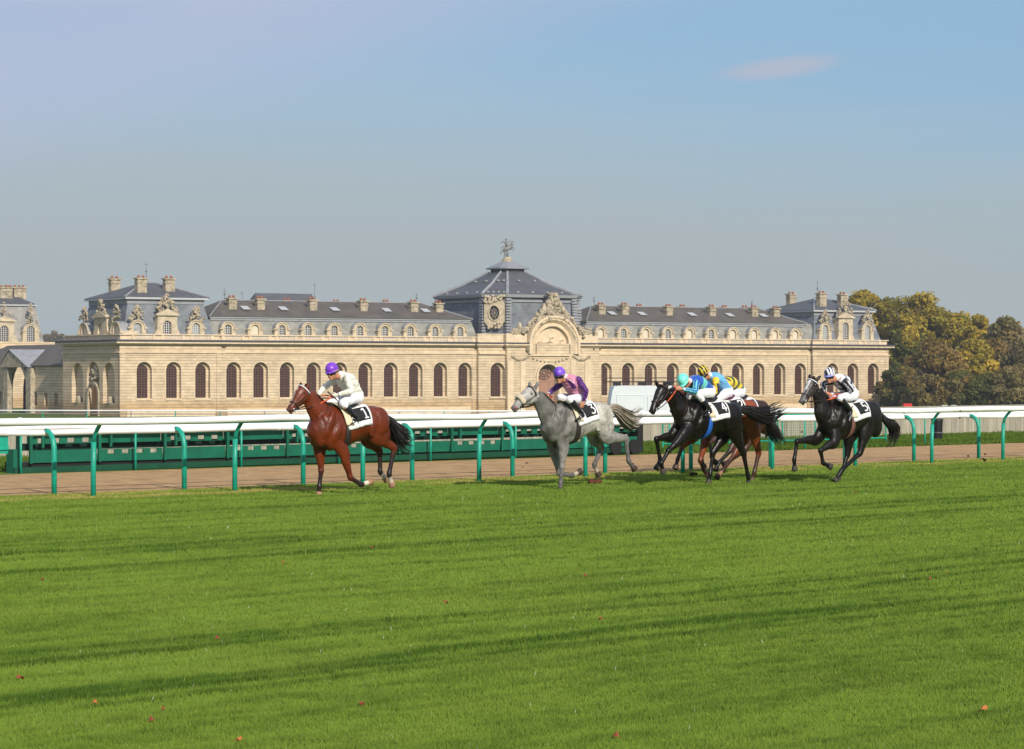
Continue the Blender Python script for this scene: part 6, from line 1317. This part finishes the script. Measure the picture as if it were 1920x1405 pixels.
R5 = rider(H5, dict(key='f', z=(1520, 680, 11.71), hel=(415, 238, 0), chin=(438, 480, 0), turn=.35, spine=[(565, 335, 0), (680, 415, 0), (800, 560, 0), (905, 690, 0)],
    armN=[(770, 420, .17), (910, 590, .28), (845, 650, .18), (775, 690, .10)], armF=[(540, 400, -.17), (270, 470, -.26), (330, 640, -.18), (430, 740, -.08)],
    legN=[(900, 740, .11), (640, 775, .24), (885, 1050, .28), (850, 1220, .30)], legF=[(830, 750, -.11), (420, 740, -.2), (650, 1000, -.27), (580, 1120, -.29)], bt=.14,
    torso_c=lambda u, th: NBK if (.28 < u < .37) or (.56 < u < .63) or (near(th, 62, 12) and u < .9) or (near(th, 125, 12) and u < .9) else OW, sleeve_c=lambda u, th: NBK if near(th, 40, 26) or near(th, 330, 24) or near(th, 130, 24) or near(th, 230, 24) else OW, helmet_c=lambda q: OW if math.sin((q[0]*.75-q[1]*.66)*12+.8) > -.05 else NBK, brim_c=(.22, .26, .65), label='jockey in white silks with black stripes and striped cap on the last horse'))
# whips
WH = mat('whip_black', (.012, .010, .010), .4)
def whip(h, z, p0, p1, lat0, lat1, label):
    a = on_plane(z[0]+p0[0]/z[2], z[1]+p0[1]/z[2], h['tH']-lat0); b = on_plane(z[0]+p1[0]/z[2], z[1]+p1[1]/z[2], h['tH']-lat1)
    x = thing('riding_whip', a, label, 'whip', 'riding whips'); m = MB(); m.tube([a, a.lerp(b, .25)], [.013, .012], 8); m.build('grip', mat('whip_grip', (.05, .035, .03), .6), x, smooth=True)
    m = MB(); m.tube([a.lerp(b, .25), a.lerp(b, .9)], [.009, .006], 6); m.build('shaft', WH, x, smooth=True); m = MB(); m.tube([a.lerp(b, .88), b], [.016, .014], 6); m.build('flap', WH, x, smooth=True)
whip(H1, (580, 660, 8.779), (300, 655), (850, 1140), .10, .38, 'black riding whip held by the jockey in cream silks')
whip(H4, (1250, 670, 9.369), (100, 500), (265, 722), .12, .30, 'black riding whip held by the jockey in the mint cap')
# ---- clods thrown up by the hooves
CL = mat('clod_earth', (.045, .028, .014), 1, .05, var=.4, vscale=30); CLR = mat('clod_red', (.11, .040, .025), 1, .05, var=.3, vscale=30)
def clod(px, py, t, r, label, mt=CL, seed=0):
    rr = random.Random(seed); p = on_plane(px, py, t); m = MB()
    for k in range(7): m.ellipsoid(p+Vector((rr.uniform(-1, 1), rr.uniform(-.6, .6), rr.uniform(-.6, .6)))*r*.7, (r*rr.uniform(.35, .7), 0, 0), (0, r*.5, 0), (0, 0, r*rr.uniform(.3, .6)), 7, 5)
    o = m.build('turf_clod', mt, org=p, fuse=max(.006, r*.12), sm=1); tag(o, label, 'clod', 'turf clods thrown up by the hooves')
GRP = 'small dark turf clod flung up behind the last horse near the rails'
clod(1462, 891, 31.2, .075, 'large round dark turf clod in the air between the trio and the last horse', seed=1)
clod(1300, 889, 30.6, .085, 'dark turf clod under the black horse between its hooves', seed=2); clod(1272, 897, 30.3, .04, 'small dark clod beneath the forelegs of the black horse', seed=8)
o_ = on_ground(1115, 908); clod(1115, 907, st(o_.x, o_.y)[1], .12, 'reddish brown divot of earth on the turf behind the grey horse', CLR, 3)
for i, (px, py, r_) in enumerate(((1845, 862, .055), (1848, 852, .03), (1815, 855, .028), (1840, 881, .05), (1795, 877, .022), (1800, 771, .028), (1799, 784, .03), (1790, 862, .012), (1635, 893, .035), (1730, 893, .03), (1503, 810, .03), (1915, 886, .03), (1880, 897, .02), (1728, 874, .015), (1790, 896, .03))): clod(px, py, 31.4 if py < 870 else 30.4, r_, GRP, seed=10+i)
for i, (px, py, r_) in enumerate(((988, 868, .022), (980, 876, .016), (992, 884, .014), (972, 890, .012), (1470, 862, .012), (1480, 858, .01))): clod(px, py, 31.3, r_, 'tiny crumb of earth in the air before the rails', seed=40+i)

rc = random.Random(77)
for i in range(26):
    bx, by = rc.choice(((1110, 895), (1300, 885), (1360, 893), (1440, 880), (1590, 893), (705, 915), (1200, 880)))
    clod(bx+rc.uniform(-28, 34), by+rc.uniform(-16, 12), 30.9+rc.uniform(-.3, .3), rc.uniform(.008, .02), 'tiny crumb of turf kicked up close behind the running hooves', seed=100+i)
